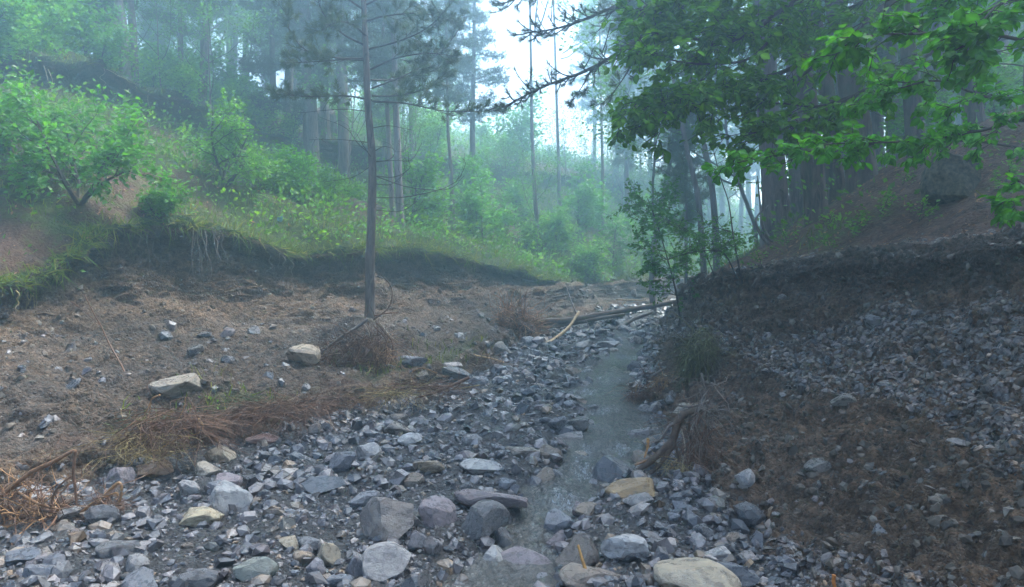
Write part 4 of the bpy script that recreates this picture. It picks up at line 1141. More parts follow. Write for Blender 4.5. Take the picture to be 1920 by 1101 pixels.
# ------------------------------------------------------------------ the slender pine on its washed-out roots
YP = PINE_Y
pb = gpt(693, 612, YP)
pine = thing('pine_tree', 'slender young pine standing on exposed roots beside the stream bed', 'tree', pb)
mb = MB()
PT = trunk_mesh(mb, [pb - np.array([0, 0, .25])] + px3([(694, 560), (694, 480), (697, 400), (698, 300), (690, 200), (686, 100), (682, 0), (680, -160), (676, -420)], YP), .088, .028, 44, 12, .25, .05, 3)
part('trunk', mb, M_PINE, pine, flat=False)
rp = np.random.default_rng(12)
LIVE = [
 [(690, 88), (640, 62), (603, 20), (592, -30)], [(692, 92), (752, 76), (805, 50), (845, 8)], [(690, 110), (622, 108), (570, 92), (541, 52), (537, 18)],
 [(690, 113), (640, 112), (590, 116), (535, 118)], [(697, 188), (650, 180), (585, 181), (520, 177)], [(697, 166), (770, 136), (832, 92), (872, 38)],
 [(698, 190), (760, 194), (840, 209), (945, 207)], [(696, 150), (730, 150), (775, 142), (835, 128)], [(684, 20), (640, -12), (600, -60)], [(684, 10), (745, -20), (805, -60)],
 [(684, 40), (725, 30), (790, 25), (850, 40)], [(683, -30), (620, -50), (560, -100)], [(683, -40), (750, -80), (820, -120)], [(698, 180), (740, 180), (790, 170), (830, 150)],
 [(689, 70), (660, 45), (630, 42), (600, 60)], [(695, 130), (740, 110), (800, 100), (850, 105)], [(680, -90), (640, -130), (590, -150)], [(680, -100), (730, -140), (780, -190)], [(678, -180), (640, -230), (600, -270)], [(678, -190), (720, -240), (760, -280)]]
for i, pl in enumerate(LIVE):
    dy = rp.uniform(-.9, .9) if i not in (4, 6) else rp.uniform(-.3, .3)
    n_ = len(pl); pts = [W(a[0], a[1], YP + dy * j / (n_ - 1)) for j, a in enumerate(pl)]
    mw, mn = MB(), MB()
    pine_bough(mw, mn, pts, .017, rp, 13, .34, .25, 44, .10, .0075, -.05, 3, k=12)
    bo = part('branch', mw, M_TWIG, pine); part('needles', mn, M_NEEDLE, bo, base=pine['_base'])
DEAD = [
 [(699, 292), (672, 270), (648, 240), (600, 220)], [(700, 300), (684, 278), (668, 250)], [(701, 303), (742, 301), (772, 300), (791, 268)], [(701, 305), (735, 296), (748, 262)],
 [(701, 330), (740, 332), (768, 316), (765, 300)], [(701, 345), (735, 345), (765, 318)], [(702, 371), (765, 369), (845, 348), (872, 312), (868, 298)], [(700, 308), (662, 332), (610, 341)],
 [(702, 394), (752, 396), (781, 378)], [(702, 330), (770, 352), (840, 355), (870, 330)], [(699, 268), (640, 262), (580, 262)], [(698, 240), (730, 236), (770, 244)], [(698, 210), (640, 205), (560, 212)], [(700, 285), (720, 275), (740, 280)]]
for i, pl in enumerate(DEAD):
    dy = rp.uniform(-.5, .5); n_ = len(pl)
    pts = [W(a[0], a[1], YP + dy * j / (n_ - 1)) for j, a in enumerate(pl)]
    mw = MB(); P = add_tube(mw, pts, .0085, .003, 12, 5)
    for j in range(5):
        q = P[rp.integers(4, 11)]; e = q + rp.normal(0, .09, 3); add_tube(mw, [q, (q + e) / 2 + rp.normal(0, .02, 3), e], .004, .0018, 5, 4)
    part('dead_branch', mw, M_TWIG, pine)

RC = {'red': (.16, .085, .050), 'orange': (.32, .175, .080), 'grey': (.16, .13, .11), 'pale': (.40, .33, .26), 'dark': (.11, .074, .052), 'straw': (.34, .25, .11)}
def rootlets(mb, rng, c, ext, n, L, r, col, k=7, grav=.5, spread=1.0, outward=.4, fz=1.0):
    """many fine roots: random walks that start inside an ellipsoid"""
    c = np.asarray(c, float); ext = np.asarray(ext, float)
    u = unit(rng.normal(size=(n, 3))) * rng.random((n, 1)) ** .5
    p = c + u * ext; d = unit(u * outward * 2 + rng.normal(0, spread, (n, 3)) - np.array([0, 0, grav]))
    d = unit(d * np.array([1, 1, fz])); ln = L * rng.uniform(.4, 1.3, (n, 1)); P = [p]
    for i in range(k - 1):
        d = unit(d + rng.normal(0, .35, (n, 3)) * np.array([1, 1, fz]) - np.array([0, 0, grav * .15])); P.append(P[-1] + d * ln / (k - 1))
    P = np.stack(P, 1); R = (r * rng.uniform(.5, 1.3, (n, 1))) * np.linspace(1, .4, k)[None]
    V, q = tubes(P, R, 3)
    cc = np.broadcast_to(np.asarray(col), (n, 3)) * rng.uniform(.55, 1.4, (n, 1)); mb.add(V, [q], np.repeat(cc, k * 3, axis=0))
def tube_part(o, name, pxs, Y, r0, r1, col, k=14, s=6, rough=.12, seed=1):
    mb = MB(); add_tube(mb, px3(pxs, Y), r0, r1, k, s, RC[col] if isinstance(col, str) else col, rough=rough, seed=seed, cap=True); return part(name, mb, M_ROOT, o, flat=False)

# roots of the slender pine
YR = min(float(hit(690, 660)[0].y), float(hit(640, 670)[0].y)) - .14
for i, (pl, r0, cl) in enumerate([
 ([(690, 598), (668, 615), (640, 632), (610, 655), (600, 668)], .026, 'grey'), ([(690, 600), (682, 606), (690, 618), (694, 634)], .012, 'pale'),
 ([(708, 606), (720, 622), (735, 640), (736, 665), (728, 690), (712, 712)], .014, 'red'), ([(700, 610), (722, 634), (731, 660), (733, 690)], .010, 'red'),
 ([(712, 606), (730, 628), (745, 640)], .008, 'pale'), ([(640, 640), (622, 648), (598, 655), (570, 650)], .014, 'red'), ([(630, 680), (600, 684), (560, 690), (520, 700)], .014, 'grey'),
 ([(725, 650), (738, 690), (720, 715), (690, 728)], .008, 'orange'), ([(700, 600), (730, 575), (734, 540), (712, 512)], .011, 'dark'), ([(703, 592), (722, 588), (745, 586)], .010, 'red'), ([(610, 655), (600, 690), (590, 720)], .007, 'orange')]):
    tube_part(pine, 'root', pl, YR, r0, r0 * .4, cl, seed=i)
mb = MB()
for (px, py, n_, ex, cl, L_) in [(650, 668, 340, (.40, .25, .18), 'red', .5), (700, 650, 320, (.34, .25, .18), 'red', .55), (725, 670, 120, (.08, .2, .25), 'orange', .4), (690, 690, 160, (.35, .25, .1), 'straw', .35), (620, 690, 140, (.25, .25, .1), 'red', .4), (665, 640, 120, (.2, .2, .15), 'dark', .3)]:
    rootlets(mb, rp, W(px, py, YR), ex, n_, L_, .0052, RC[cl], grav=.8)
part('root_mat', mb, M_ROOT, pine, kind='stuff')

# ------------------------------------------------------------------ the two pale thin trunks and other named trees left and behind
def thin_tree(px_pts, Y, w, label, bark, key=None, name='tree', seed=0, crown_z=5.0, sc=1.0, dead=5, group=None):
    b = gpt(px_pts[0][0], px_pts[0][1], Y)
    pts = [b - np.array([0, 0, .3])] + [W(px, py, Y) for px, py in px_pts[1:]]
    d = unit(pts[-1] - pts[-2]); rest = max(9.5 - (pts[-1][2] - b[2]), 1.0); pts.append(pts[-1] + d * rest)
    o = thing(name, label, 'tree', b, group); r0 = w / 2 / F * Y; mb = MB()
    P = trunk_mesh(mb, pts, r0, r0 * .35, 26, 9, .3, .06, seed); part('trunk', mb, bark, o, flat=False)
    r = np.random.default_rng(seed + 900)
    for j in range(dead):
        i = r.integers(4, 20); a = r.random() * 2 * PI; dd = np.array([math.cos(a), math.sin(a), r.uniform(-.1, .4)]); ln = r.uniform(.25, .8)
        m = MB(); add_tube(m, [P[i], P[i] + dd * ln * .5, P[i] + dd * ln + np.array([0, 0, .08])], .007, .003, 6, 4); part('dead_branch', m, M_TWIG, o)
    if key:
        top = P[-1]
        for nm, me in PROTO[key][1:]:
            c = link(nm, me, o); c.location = (float(top[0] - b[0]), float(top[1] - b[1]), float(top[2] - b[2] - crown_z * sc)); c.scale = (sc,) * 3; c.rotation_euler = (0, 0, seed)
    return o
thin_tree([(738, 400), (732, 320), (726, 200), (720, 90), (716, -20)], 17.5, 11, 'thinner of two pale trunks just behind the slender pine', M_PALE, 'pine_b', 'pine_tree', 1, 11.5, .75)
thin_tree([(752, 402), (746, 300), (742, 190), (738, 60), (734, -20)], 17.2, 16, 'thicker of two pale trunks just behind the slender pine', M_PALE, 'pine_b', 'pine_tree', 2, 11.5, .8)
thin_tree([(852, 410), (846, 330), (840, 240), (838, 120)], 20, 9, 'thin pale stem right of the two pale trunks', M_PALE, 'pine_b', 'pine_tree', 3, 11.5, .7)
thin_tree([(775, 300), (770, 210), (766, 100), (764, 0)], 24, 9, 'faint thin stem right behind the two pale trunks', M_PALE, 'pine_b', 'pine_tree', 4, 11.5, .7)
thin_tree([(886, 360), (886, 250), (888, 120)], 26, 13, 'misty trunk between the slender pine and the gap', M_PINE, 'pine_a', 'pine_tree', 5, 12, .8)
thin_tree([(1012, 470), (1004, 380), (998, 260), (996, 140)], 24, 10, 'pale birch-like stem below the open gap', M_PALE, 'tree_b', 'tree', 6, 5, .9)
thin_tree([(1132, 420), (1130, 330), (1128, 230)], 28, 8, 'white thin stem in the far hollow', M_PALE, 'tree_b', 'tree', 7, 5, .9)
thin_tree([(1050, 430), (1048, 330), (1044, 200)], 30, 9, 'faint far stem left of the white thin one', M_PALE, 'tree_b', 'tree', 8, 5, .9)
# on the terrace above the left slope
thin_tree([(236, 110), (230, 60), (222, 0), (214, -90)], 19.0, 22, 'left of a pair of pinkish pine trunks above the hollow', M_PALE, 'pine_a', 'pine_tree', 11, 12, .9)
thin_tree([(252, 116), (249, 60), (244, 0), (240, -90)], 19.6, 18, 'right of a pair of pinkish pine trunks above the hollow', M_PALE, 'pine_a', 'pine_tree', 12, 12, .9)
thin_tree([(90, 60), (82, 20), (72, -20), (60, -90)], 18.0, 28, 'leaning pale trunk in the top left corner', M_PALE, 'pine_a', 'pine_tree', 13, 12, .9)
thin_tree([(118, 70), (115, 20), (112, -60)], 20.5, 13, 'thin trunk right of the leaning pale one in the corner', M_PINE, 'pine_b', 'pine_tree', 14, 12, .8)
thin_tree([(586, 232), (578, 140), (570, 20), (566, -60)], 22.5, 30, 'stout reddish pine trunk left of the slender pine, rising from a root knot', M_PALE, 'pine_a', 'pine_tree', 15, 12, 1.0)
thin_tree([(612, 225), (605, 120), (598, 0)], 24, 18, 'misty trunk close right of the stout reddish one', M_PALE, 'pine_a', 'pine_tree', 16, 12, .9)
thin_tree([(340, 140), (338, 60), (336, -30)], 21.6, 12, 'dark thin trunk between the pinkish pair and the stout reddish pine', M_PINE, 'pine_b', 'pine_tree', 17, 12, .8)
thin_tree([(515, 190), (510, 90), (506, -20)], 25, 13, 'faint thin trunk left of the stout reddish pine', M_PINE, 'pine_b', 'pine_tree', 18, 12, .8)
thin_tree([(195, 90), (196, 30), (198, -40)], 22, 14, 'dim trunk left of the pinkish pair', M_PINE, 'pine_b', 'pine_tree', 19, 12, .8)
# saplings of the right bank corner
def stem(pxs, Y, r0, label, leaves=0, seed=0, size=.06, per=6, bark=None, name='sapling', kids=(7, 9), twl=.45, tint=(1, 1, 1), base=True):
    p0 = np.array(hit(*pxs[0])[0]) if base is True else W(*pxs[0], Y)
    Yb = p0[1]; pts = [p0 - np.array([0, 0, .12])] + [W(a, b, Yb) for a, b in pxs[1:]]
    o = thing(name, label, 'sapling', p0); mb = MB(); P = add_tube(mb, pts, r0, r0 * .35, 18, 7); part('stem', mb, bark or M_TWIG, o, flat=False)
    if leaves:
        r = np.random.default_rng(seed + 40); out, tips = [], []
        for j in range(leaves):
            i = r.integers(4, 17); a = r.random() * 2 * PI
            grow(r, P[i], (math.cos(a), math.sin(a) * .7, r.uniform(0, .5)), twl * r.uniform(.5, 1.1), r0 * .3, 0, 1, out, tips, (2, 4), .8, .05, .35, .6, .25)
        mbb = MB(); wood(mbb, out, 4); part('branches', mbb, M_TWIG, o)
        q, d, n, s = leaves_on(tips, per, size, r, .35, .8, .015)
        mbl = MB(); scatter_mesh(mbl, LEAF_LOW, q, frames(d, n), s, leaf_cols(len(q), r) * np.array(tint)); part('crown', mbl, M_LEAF, o)
    return o
stem([(1278, 606), (1268, 550), (1250, 480), (1232, 420), (1214, 372)], 12.5, .016, 'aspen sapling with small round leaves leaning out from the right bank', 52, 1, .066, 15, twl=.60, tint=(.62, .80, .65))
stem([(1392, 515), (1376, 450), (1366, 380), (1350, 330), (1330, 250)], 11, .012, 'thin dark stem rising from the corner of the right bank', 6, 2, .06, 4, tint=(.8, .9, .9))
stem([(1385, 510), (1360, 478), (1335, 470), (1290, 475), (1240, 490)], 11, .010, 'low leafy shoot bending left over the bank corner', 18, 3, .055, 10, tint=(.9, 1, .9))
stem([(1345, 515), (1320, 470), (1300, 440), (1270, 420)], 11, .009, 'leafy shoot behind the aspen sapling', 16, 4, .055, 10)
stem([(1452, 455), (1426, 440), (1418, 410), (1440, 385)], 11, .028, 'curved sapling bent like a hook beside the grey pine', 0, 5, bark=M_PINE)
stem([(1456, 450), (1430, 425), (1425, 380), (1420, 330)], 11.3, .026, 'curved sapling swept upward beside the hooked one', 0, 6, bark=M_PINE)
stem([(1448, 430), (1432, 370), (1418, 290), (1405, 220), (1400, 120)], 11.2, .045, 'thin leaning pine stem left of the grey pine', 0, 7, bark=M_PINE)
thin_tree([(1322, 470), (1310, 380), (1290, 290), (1272, 200), (1255, 110)], 15.5, 12, 'leaning slim pine stem behind the right bank corner', M_PINE, None, 'pine_tree', 21, dead=12)
thin_tree([(1345, 480), (1338, 380), (1322, 280), (1300, 180)], 16.0, 14, 'second leaning slim pine stem behind the right bank corner', M_PINE, 'pine_low', 'pine_tree', 22, 6.3, 1.0, dead=12)
p, _ = drop(4.1, 17.2); place('pine_low', 'pine_tree', 'small bushy pine right of the misty gap', 'tree', p, .4, .82)
p, _ = drop(4.0, 20.5); place('tree_a', 'tree', 'tall pale-leaved poplar above the small bushy pine', 'tree', p, 1.0, 1.0)
p, _ = drop(5.2, 15.2); place('tree_b', 'tree', 'leafy young tree behind the leaning slim stems', 'tree', p, 2.0, .8)

# ------------------------------------------------------------------ shrubs of the left slope
def shrub(base, H, Wd, size, per, seed, label, stems=4, tint=(1, 1, 1), lean=(0, 0), trunk_h=.25, kids=(4, 6), mat=None, r0=.03):
    o = thing('shrub', label, 'shrub', base); r = np.random.default_rng(seed); tips = []; allw = []
    for j in range(stems):
        a = 2 * PI * (j + r.random() * .7) / stems; out = []
        sp = Wd / (2 * H)
        d = np.array([math.cos(a) * sp * r.uniform(.4, 1.2) + lean[0], math.sin(a) * sp * r.uniform(.4, 1.0) + lean[1], 1])
        grow(r, np.asarray(base) - np.array([0, 0, .1]), d, math.hypot(H, Wd / 2) * r.uniform(.55, .8), r0, 0, 2, out, tips, kids, 1.0, .10, .4, .52, trunk_h)
        mb = MB(); wood(mb, out, 5); part('stem', mb, M_TWIG, o)
    q, d, n, s = leaves_on(tips, per, size, r, .2, .6, size * .9)
    mb = MB(); scatter_mesh(mb, LEAF_LOW, q, frames(d, n), s, leaf_cols(len(q), r) * np.array(tint)); part('foliage', mb, mat or M_LEAF, o)
    return o
shrub(gpt(150, 400, 10.85), 1.25, 2.6, .105, 26, 51, 'broad bushy shrub with bluish green leaves above the left bank edge', 5, (.95, 1.2, 1.5), (.15, -.1), .35)
shrub(gpt(422, 340, 14.4), 1.75, 2.5, .085, 28, 52, 'rounded little tree with a forked dark stem on the left slope', 4, (1.3, 1.35, 1.0), (.1, 0), .28, (4, 6), r0=.035)
shrub(gpt(300, 410, 11.6), .5, .8, .06, 26, 53, 'small leafy plant hanging over the left bank edge', 3, (.8, 1, 1), (.15, -.5))
shrub(gpt(30, 330, 11.2), 1.3, 1.6, .08, 34, 54, 'leafy shrub at the left edge beside the broad bushy one', 4, (.8, 1.0, 1.2))
# ------------------------------------------------------------------ broadleaf boughs over the right bank
def leafy_tree(name, label, base, trunk_pts, r0, mains, seed, size, spray, per, n_obj, mat, tint=(1, 1, 1), every=.11, droop=.25, start=.2):
    o = thing(name, label, 'tree', base); r = np.random.default_rng(seed)
    mb = MB(); trunk_mesh(mb, trunk_pts, r0, r0 * .4, 22, 10, .3, .06, seed); part('trunk', mb, M_TWIG, o, flat=False)
    Q = [[], [], [], []]
    for pts, rm in mains:
        mb = MB(); pts = px3(pts); P = add_tube(mb, pts, rm, rm * .25, 26, 6)
        L = np.linalg.norm(np.diff(P, axis=0), axis=1).sum(); m = max(int(L / every), 3); tips = []; out = []
        for j in range(m):
            t = start + (1 - start) * (j + r.random()) / m; i = min(int(t * 25), 24); tan = unit(P[i + 1] - P[i])
            lat = unit(np.cross(tan, [0, 0, 1])) * (1 if j % 2 else -1)
            d = tan * .6 + lat * r.uniform(.3, .9) + np.array([0, 0, r.uniform(-.45, .45)]) + r.normal(0, .15, 3)
            grow(r, P[i], d, spray * r.uniform(.5, 1.2) * (1.1 - .4 * t), rm * .2, 0, 1, out, tips, (2, 3), .7, -.12, .3, .6, .3)
        tips.append(np.array([P[19 + a] for a in range(7)]))
        wood(mb, out, 4); part('bough', mb, M_TWIG, o)
        res = leaves_on(tips, per, size, r, droop, .45, size * .15)
        for a, b in zip(Q, res): a.append(b)
    q, d, n, s = [np.concatenate(a) for a in Q]
    c = leaf_cols(len(q), r, .7, 1.25, .3) * np.array(tint)
    vis = s / q[:, 1]; px_ = q[:, 0] / q[:, 1] * F + CX; py_ = CY - (q[:, 2] - CZ) / q[:, 1] * F
    inn = (px_ > 0) & (px_ < 1915) & (py_ > 3)
    order = np.argsort(-(vis * inn)); big = order[:n_obj]; rest = order[n_obj:]
    mb = MB(); scatter_mesh(mb, LEAF_HI, q[rest], frames(d[rest], n[rest]), s[rest], c[rest], LEAF_HI_F); part('foliage', mb, mat, o, kind='stuff')
    lm = []
    for v in range(6):
        V = LEAF_HI[0].copy(); V[:, 2] += (.10 * r.normal() * V[:, 0] ** 2 + .05 * r.normal() * V[:, 0]); V[:, 1] *= r.uniform(.85, 1.25)
        cc = leaf_cols(1, r, .75, 1.2, .3) * np.array(tint); lm.append(mesh_np('leaf', V, LEAF_HI[1], mat, np.repeat(cc, len(V), 0) * LEAF_HI_F[:, None], flat=False))
    Fm = frames(d, n); b = np.array(o['_base'])
    for j in big:
        lo = bpy.data.objects.new('leaf', lm[int(r.integers(0, 6))]); COL.objects.link(lo); lo.parent = o
        m4 = Matrix(Fm[j].tolist()).to_4x4(); m4 = Matrix.Translation((q[j] - b).tolist()) @ m4 @ Matrix.Scale(float(s[j]), 4); lo.matrix_local = m4
    return o
bx, by = 6.0, 7.6
b0 = np.array(drop(bx, by)[0])
leafy_tree('broadleaf_tree', 'broadleaf tree whose leafy boughs reach over the gully from the right', b0, [b0 - [0, 0, .3], b0 + [-.05, 0, 1.2], b0 + [-.1, -.1, 3], b0 + [0, -.1, 6]], .13, [
 ([(2030, -200, 7.6), (1690, -10, 7.2), (1590, 75, 7.0), (1480, 130, 6.9), (1380, 165, 6.8), (1290, 195, 6.6), (1215, 226, 6.5)], .034),
 ([(2030, -420, 7.6), (1680, -110, 7.2), (1490, 2, 7.0), (1400, 66, 6.8), (1330, 76, 6.7), (1200, 58, 6.6)], .034),
 ([(1590, 75, 7.0), (1470, 160, 6.8), (1360, 165, 6.6), (1260, 185, 6.5), (1160, 200, 6.4)], .018),
 ([(2030, -120, 7.5), (1760, 90, 7.0), (1600, 180, 6.8), (1490, 235, 6.7), (1400, 252, 6.6)], .024),
 ([(2030, -500, 7.5), (1640, -190, 7.0), (1440, -80, 6.8), (1310, -30, 6.7), (1200, 20, 6.6)], .028),
 ([(1490, 2, 7.0), (1420, 100, 6.7), (1340, 120, 6.6), (1250, 110, 6.5), (1195, 75, 6.5)], .016),
 ([(2030, -300, 7.8), (1720, -60, 7.6), (1580, 20, 7.5), (1450, 60, 7.4), (1340, 30, 7.3)], .022),
 ([(1600, 180, 6.8), (1530, 200, 6.9), (1450, 195, 7.0), (1370, 225, 7.0)], .014),
], 61, .085, .5, 10, 300, M_LEAF_NEAR, (1.55, 1.25, .7), .105, .28, .25)
b1 = np.array(drop(4.3, 4.5)[0])
leafy_tree('hazel_bush', 'hazel with big soft leaves reaching in from the right edge', b1, [b1 - [0, 0, .25], b1 + [-.05, 0, .5], b1 + [.0, -.1, 1.2], b1 + [-.1, -.2, 2.2]], .035, [
 ([(2260, 260, 4.5), (2050, 120, 4.0), (1900, 72, 3.7), (1800, 62, 3.6), (1700, 64, 3.55), (1640, 66, 3.5), (1585, 92, 3.5)], .012),
 ([(2260, 330, 4.5), (2000, 210, 4.6), (1850, 182, 4.6), (1760, 152, 4.5), (1690, 165, 4.5), (1610, 188, 4.5)], .012),
 ([(2260, 400, 4.6), (1960, 235, 4.8), (1840, 245, 4.8), (1740, 262, 4.7), (1640, 268, 4.6), (1545, 270, 4.6)], .013),
 ([(2260, 400, 4.8), (1940, 285, 5.4), (1760, 262, 5.4), (1600, 275, 5.3), (1460, 292, 5.2), (1365, 308, 5.2)], .012),
 ([(2260, 150, 4.4), (2000, 10, 3.8), (1900, 0, 3.6), (1850, 30, 3.5), (1830, 85, 3.5)], .010),
 ([(2260, 470, 4.4), (2060, 400, 4.2), (1950, 372, 4.1), (1890, 378, 4.0)], .006),
 ([(2260, 60, 4.6), (1980, -60, 4.4), (1820, -20, 4.3), (1720, 20, 4.2)], .010),
], 62, .066, .25, 9, 300, M_LEAF_NEAR, (1.0, 1.15, .9), .13, .35, .25)

# ------------------------------------------------------------------ undergrowth, grass, litter (uncountable)
rng = np.random.default_rng(90)
cs = COLSEG[None]
slope_t = np.clip((CELL_P[..., 0] - cell(np.broadcast_to(Xsc, GX.shape))) / cell(np.broadcast_to(dsc, GX.shape)), 0, 1)
gw = (cs == 2) * np.clip(CELL_Z[..., 1] - .28, 0, 1) ** 1.2 * 2 + (cs == 3) * np.clip(CELL_Z[..., 1] - .2, 0, 1) * 7 + (cs == 1) * np.clip(CELL_Z[..., 1] - .2, 0, 1) * 3 + (cs == 0) * .4 + (cs == 8) * np.clip(CELL_Z[..., 1] - .35, 0, 1) * .9 + (cs == 5) * .35 * np.clip(CELL_Z[..., 1] - .4, 0, 1) + (cs == 4) * np.clip(CELL_Z[..., 1] - .45, 0, 1) * .9
yv = 1 / np.clip(CELL_P[..., 1], 5, 40) ** 1.3
p, n, pk = scatter(38000, gw * yv, rng)
m = len(p)
h = (.07 + .16 * rng.random(m)) * (.75 + p[:, 1] / 40)
lipw = (np.broadcast_to(cs == 3, CELL_A.shape).ravel()[pk])
h[lipw] *= 1.5
d = unit(n * .6 + np.array([0, 0, .8]) + rng.normal(0, .38, (m, 3)))
d[lipw] = unit(n[lipw] * .9 + np.array([0, 0, -.35]) + rng.normal(0, .4, (lipw.sum(), 3)))
sd = unit(np.cross(d, rng.normal(size=(m, 3)))) * (.004 + p[:, 1:2] * .00032)
mid_ = p + d * (h * .55)[:, None]; tip = p + d * h[:, None] + np.array([0, 0, -.28]) * h[:, None] + rng.normal(0, .2, (m, 3)) * h[:, None]
V = np.stack([p - sd, p + sd, mid_ - sd * .7, mid_ + sd * .7, tip], 1).reshape(-1, 3); i5 = (np.arange(m) * 5)[:, None]
c = leaf_cols(m, rng, .55, 1.25, .45); dry = rng.random(m) < .16; c[dry] = np.array([2.6, 1.5, 1.6]) * rng.uniform(.5, 1.0, (dry.sum(), 1))
mb = MB(); mb.add(V, [i5 + np.array([[0, 1, 3, 2]]), i5 + np.array([[2, 3, 4]])], np.repeat(c, 5, 0))
tag(link('grass', mb.mesh('grass', M_GRASS)), 'thin green grass and herbs on the slopes above the banks', 'grass', kind='stuff')

ctr, cn, pk = scatter(2900, ((cs == 2) * np.clip(CELL_Z[..., 1] - .25, 0, 1) * (1.5 + 2.5 * (CELL_P[..., 1] > 12.5)) + (cs == 0) * .9 + (cs == 1) * np.clip(CELL_Z[..., 1] - .2, 0, 1) * 4 + (cs == 8) * np.clip(CELL_Z[..., 1] - .15, 0, 1) * 1.3 + (cs == 4) * np.clip(CELL_Z[..., 1] - .5, 0, 1) * .4 + (cs == 5) * .25 * np.clip(CELL_Z[..., 1] - .45, 0, 1)) * yv, rng)
k_ = 17; m = len(ctr)
rad = (.10 + .22 * rng.random((m, 1, 1))) * (.8 + ctr[:, None, 1:2] / 40); nearbed = ctr[:, 2] < 1.35
rad[nearbed] *= .45
q = ctr[:, None] + rng.normal(0, 1, (m, k_, 3)) * rad * np.array([1, 1, .35]) + cn[:, None] * rad * 1.0
d = unit(q - ctr[:, None] + rng.normal(0, .1, q.shape)); nn = unit(np.array([0, 0, 1.0]) + rng.normal(0, .5, q.shape))
s = (.04 + .055 * rng.random((m, k_))) * (.75 + ctr[:, None, 1] / 26); s[nearbed] *= .55
c = np.repeat(leaf_cols(m, rng, .6, 1.3, .5), k_, 0) * rng.uniform(.8, 1.2, (m * k_, 1))
mb = MB(); scatter_mesh(mb, LEAF_LOW, q.reshape(-1, 3), frames(d.reshape(-1, 3), nn.reshape(-1, 3)), s.ravel(), c)
tag(link('undergrowth', mb.mesh('undergrowth', M_LEAF)), 'low leafy undergrowth scattered over the slopes', 'undergrowth', kind='stuff')

M_LITTER = mat_leaf('dry_litter', (.26, .155, .095), .3, .15, .8, .1)
p, n, pk = scatter(9000, ((cs == 2) * (1.1 - CELL_Z[..., 1]) + (cs == 8) * 1.2 + (cs == 3) * np.clip(CELL_Z[..., 1], 0, 1)) * yv, rng)
m = len(p); nn = unit(n + rng.normal(0, .35, (m, 3))); d = np.cross(nn, rng.normal(size=(m, 3)))
c = np.array([1.0, .9, .85]) * rng.uniform(.35, 1.7, (m, 1))
mb = MB(); scatter_mesh(mb, LEAF_LOW, p + n * .012, frames(d, nn), np.stack([.035 + .05 * rng.random(m), .02 + .03 * rng.random(m), .03 * np.ones(m)], -1) * (.8 + p[:, 1:2] / 30), c)
tag(link('leaf_litter', mb.mesh('leaf_litter', M_LITTER)), 'brown fallen leaves and needles on the slopes', 'leaf litter', kind='stuff')

# ------------------------------------------------------------------ shrubs and trees along the terrace and in the mist
rs = random.Random(17)
def gp(px, Y, off=0):
    return gpt(px, 0, Y)
for k, (px, Y, key, sc, lab) in enumerate([
 (20, 16.6, 'bush_c', 1.3, 'dense bush in the top left corner over the hollow'), (85, 17.4, 'bush_a', 1.25, 'bush left of the leaning pale trunk'),
 (150, 18.4, 'bush_a', 1.2, 'bush overhanging the dark hollow below the pinkish pair'), (215, 19.2, 'bush_b', 1.2, 'low bush at the foot of the pinkish pair'),
 (290, 20.0, 'bush_b', 1.1, 'spreading bush right of the pinkish pair'), (350, 20.8, 'bush_a', 1.1, 'bush at the right end of the dark hollow'),
 (-30, 15.8, 'bush_b', 1.2, 'bush cut by the left edge above the hollow'), (430, 22.0, 'bush_c', 1.1, 'misty bush above the rounded little tree'),
 (60, 19.0, 'bush_c', 1.5, 'tall bush behind the top left corner bush'), (505, 15.2, 'bush_b', .9, 'bright bush right of the rounded little tree'),
 (560, 15.8, 'bush_a', .8, 'yellow-green bush left of the slender pine'), (615, 16.6, 'bush_b', .8, 'low bush just left of the slender pine trunk'),
 (655, 18.5, 'bush_b', .7, 'little bush behind the slender pine trunk'), (890, 21.0, 'bush_a', .9, 'bush right of the thin pale stem'),
 (930, 22.5, 'bush_c', .8, 'misty bush above the far left bank'), (1000, 24.0, 'bush_b', 1.0, 'bush at the foot of the pale birch-like stem'),
 (1050, 24.5, 'bush_a', 1.1, 'bright bush at the end of the left bank'), (1110, 24.0, 'bush_b', 1.25, 'pale green bush closing the stream bed'),
 (1150, 26.0, 'bush_c', 1.2, 'misty bush behind the pale green one'), (1080, 28, 'bush_c', 1.3, 'faint bush in the far hollow'), (960, 27, 'bush_a', 1.2, 'faint bush left of the far hollow')]):
    if key == 'bush_x': continue
    place(key, 'bush', lab, 'bush', gp(px, Y), rs.uniform(0, 6.28), sc)
for k, (Y, key, sc, lab) in enumerate([(14.6, 'bush_a', 1.0, 'bush hanging over the left end of the dark scarp'), (15.7, 'bush_b', 1.1, 'yellowish bush on the brink of the dark scarp'), (16.6, 'bush_a', .9, 'bush leaning over the scarp below the corner trunk'), (17.7, 'bush_c', .7, 'small bush on the brink left of the pinkish pair'), (19.4, 'bush_b', .9, 'yellowish bush on the brink below the pinkish pair'), (21.2, 'bush_a', .9, 'bush on the brink above the rounded little tree'), (23.0, 'bush_b', .9, 'misty bush at the right end of the scarp')]):
    x = float(np.interp(Y, rows, Xsc[:, 0])) + .05; place(key, 'bush', lab, 'bush', drop(x, Y)[0], rs.uniform(0, 6.28), sc, None, (0, .25))
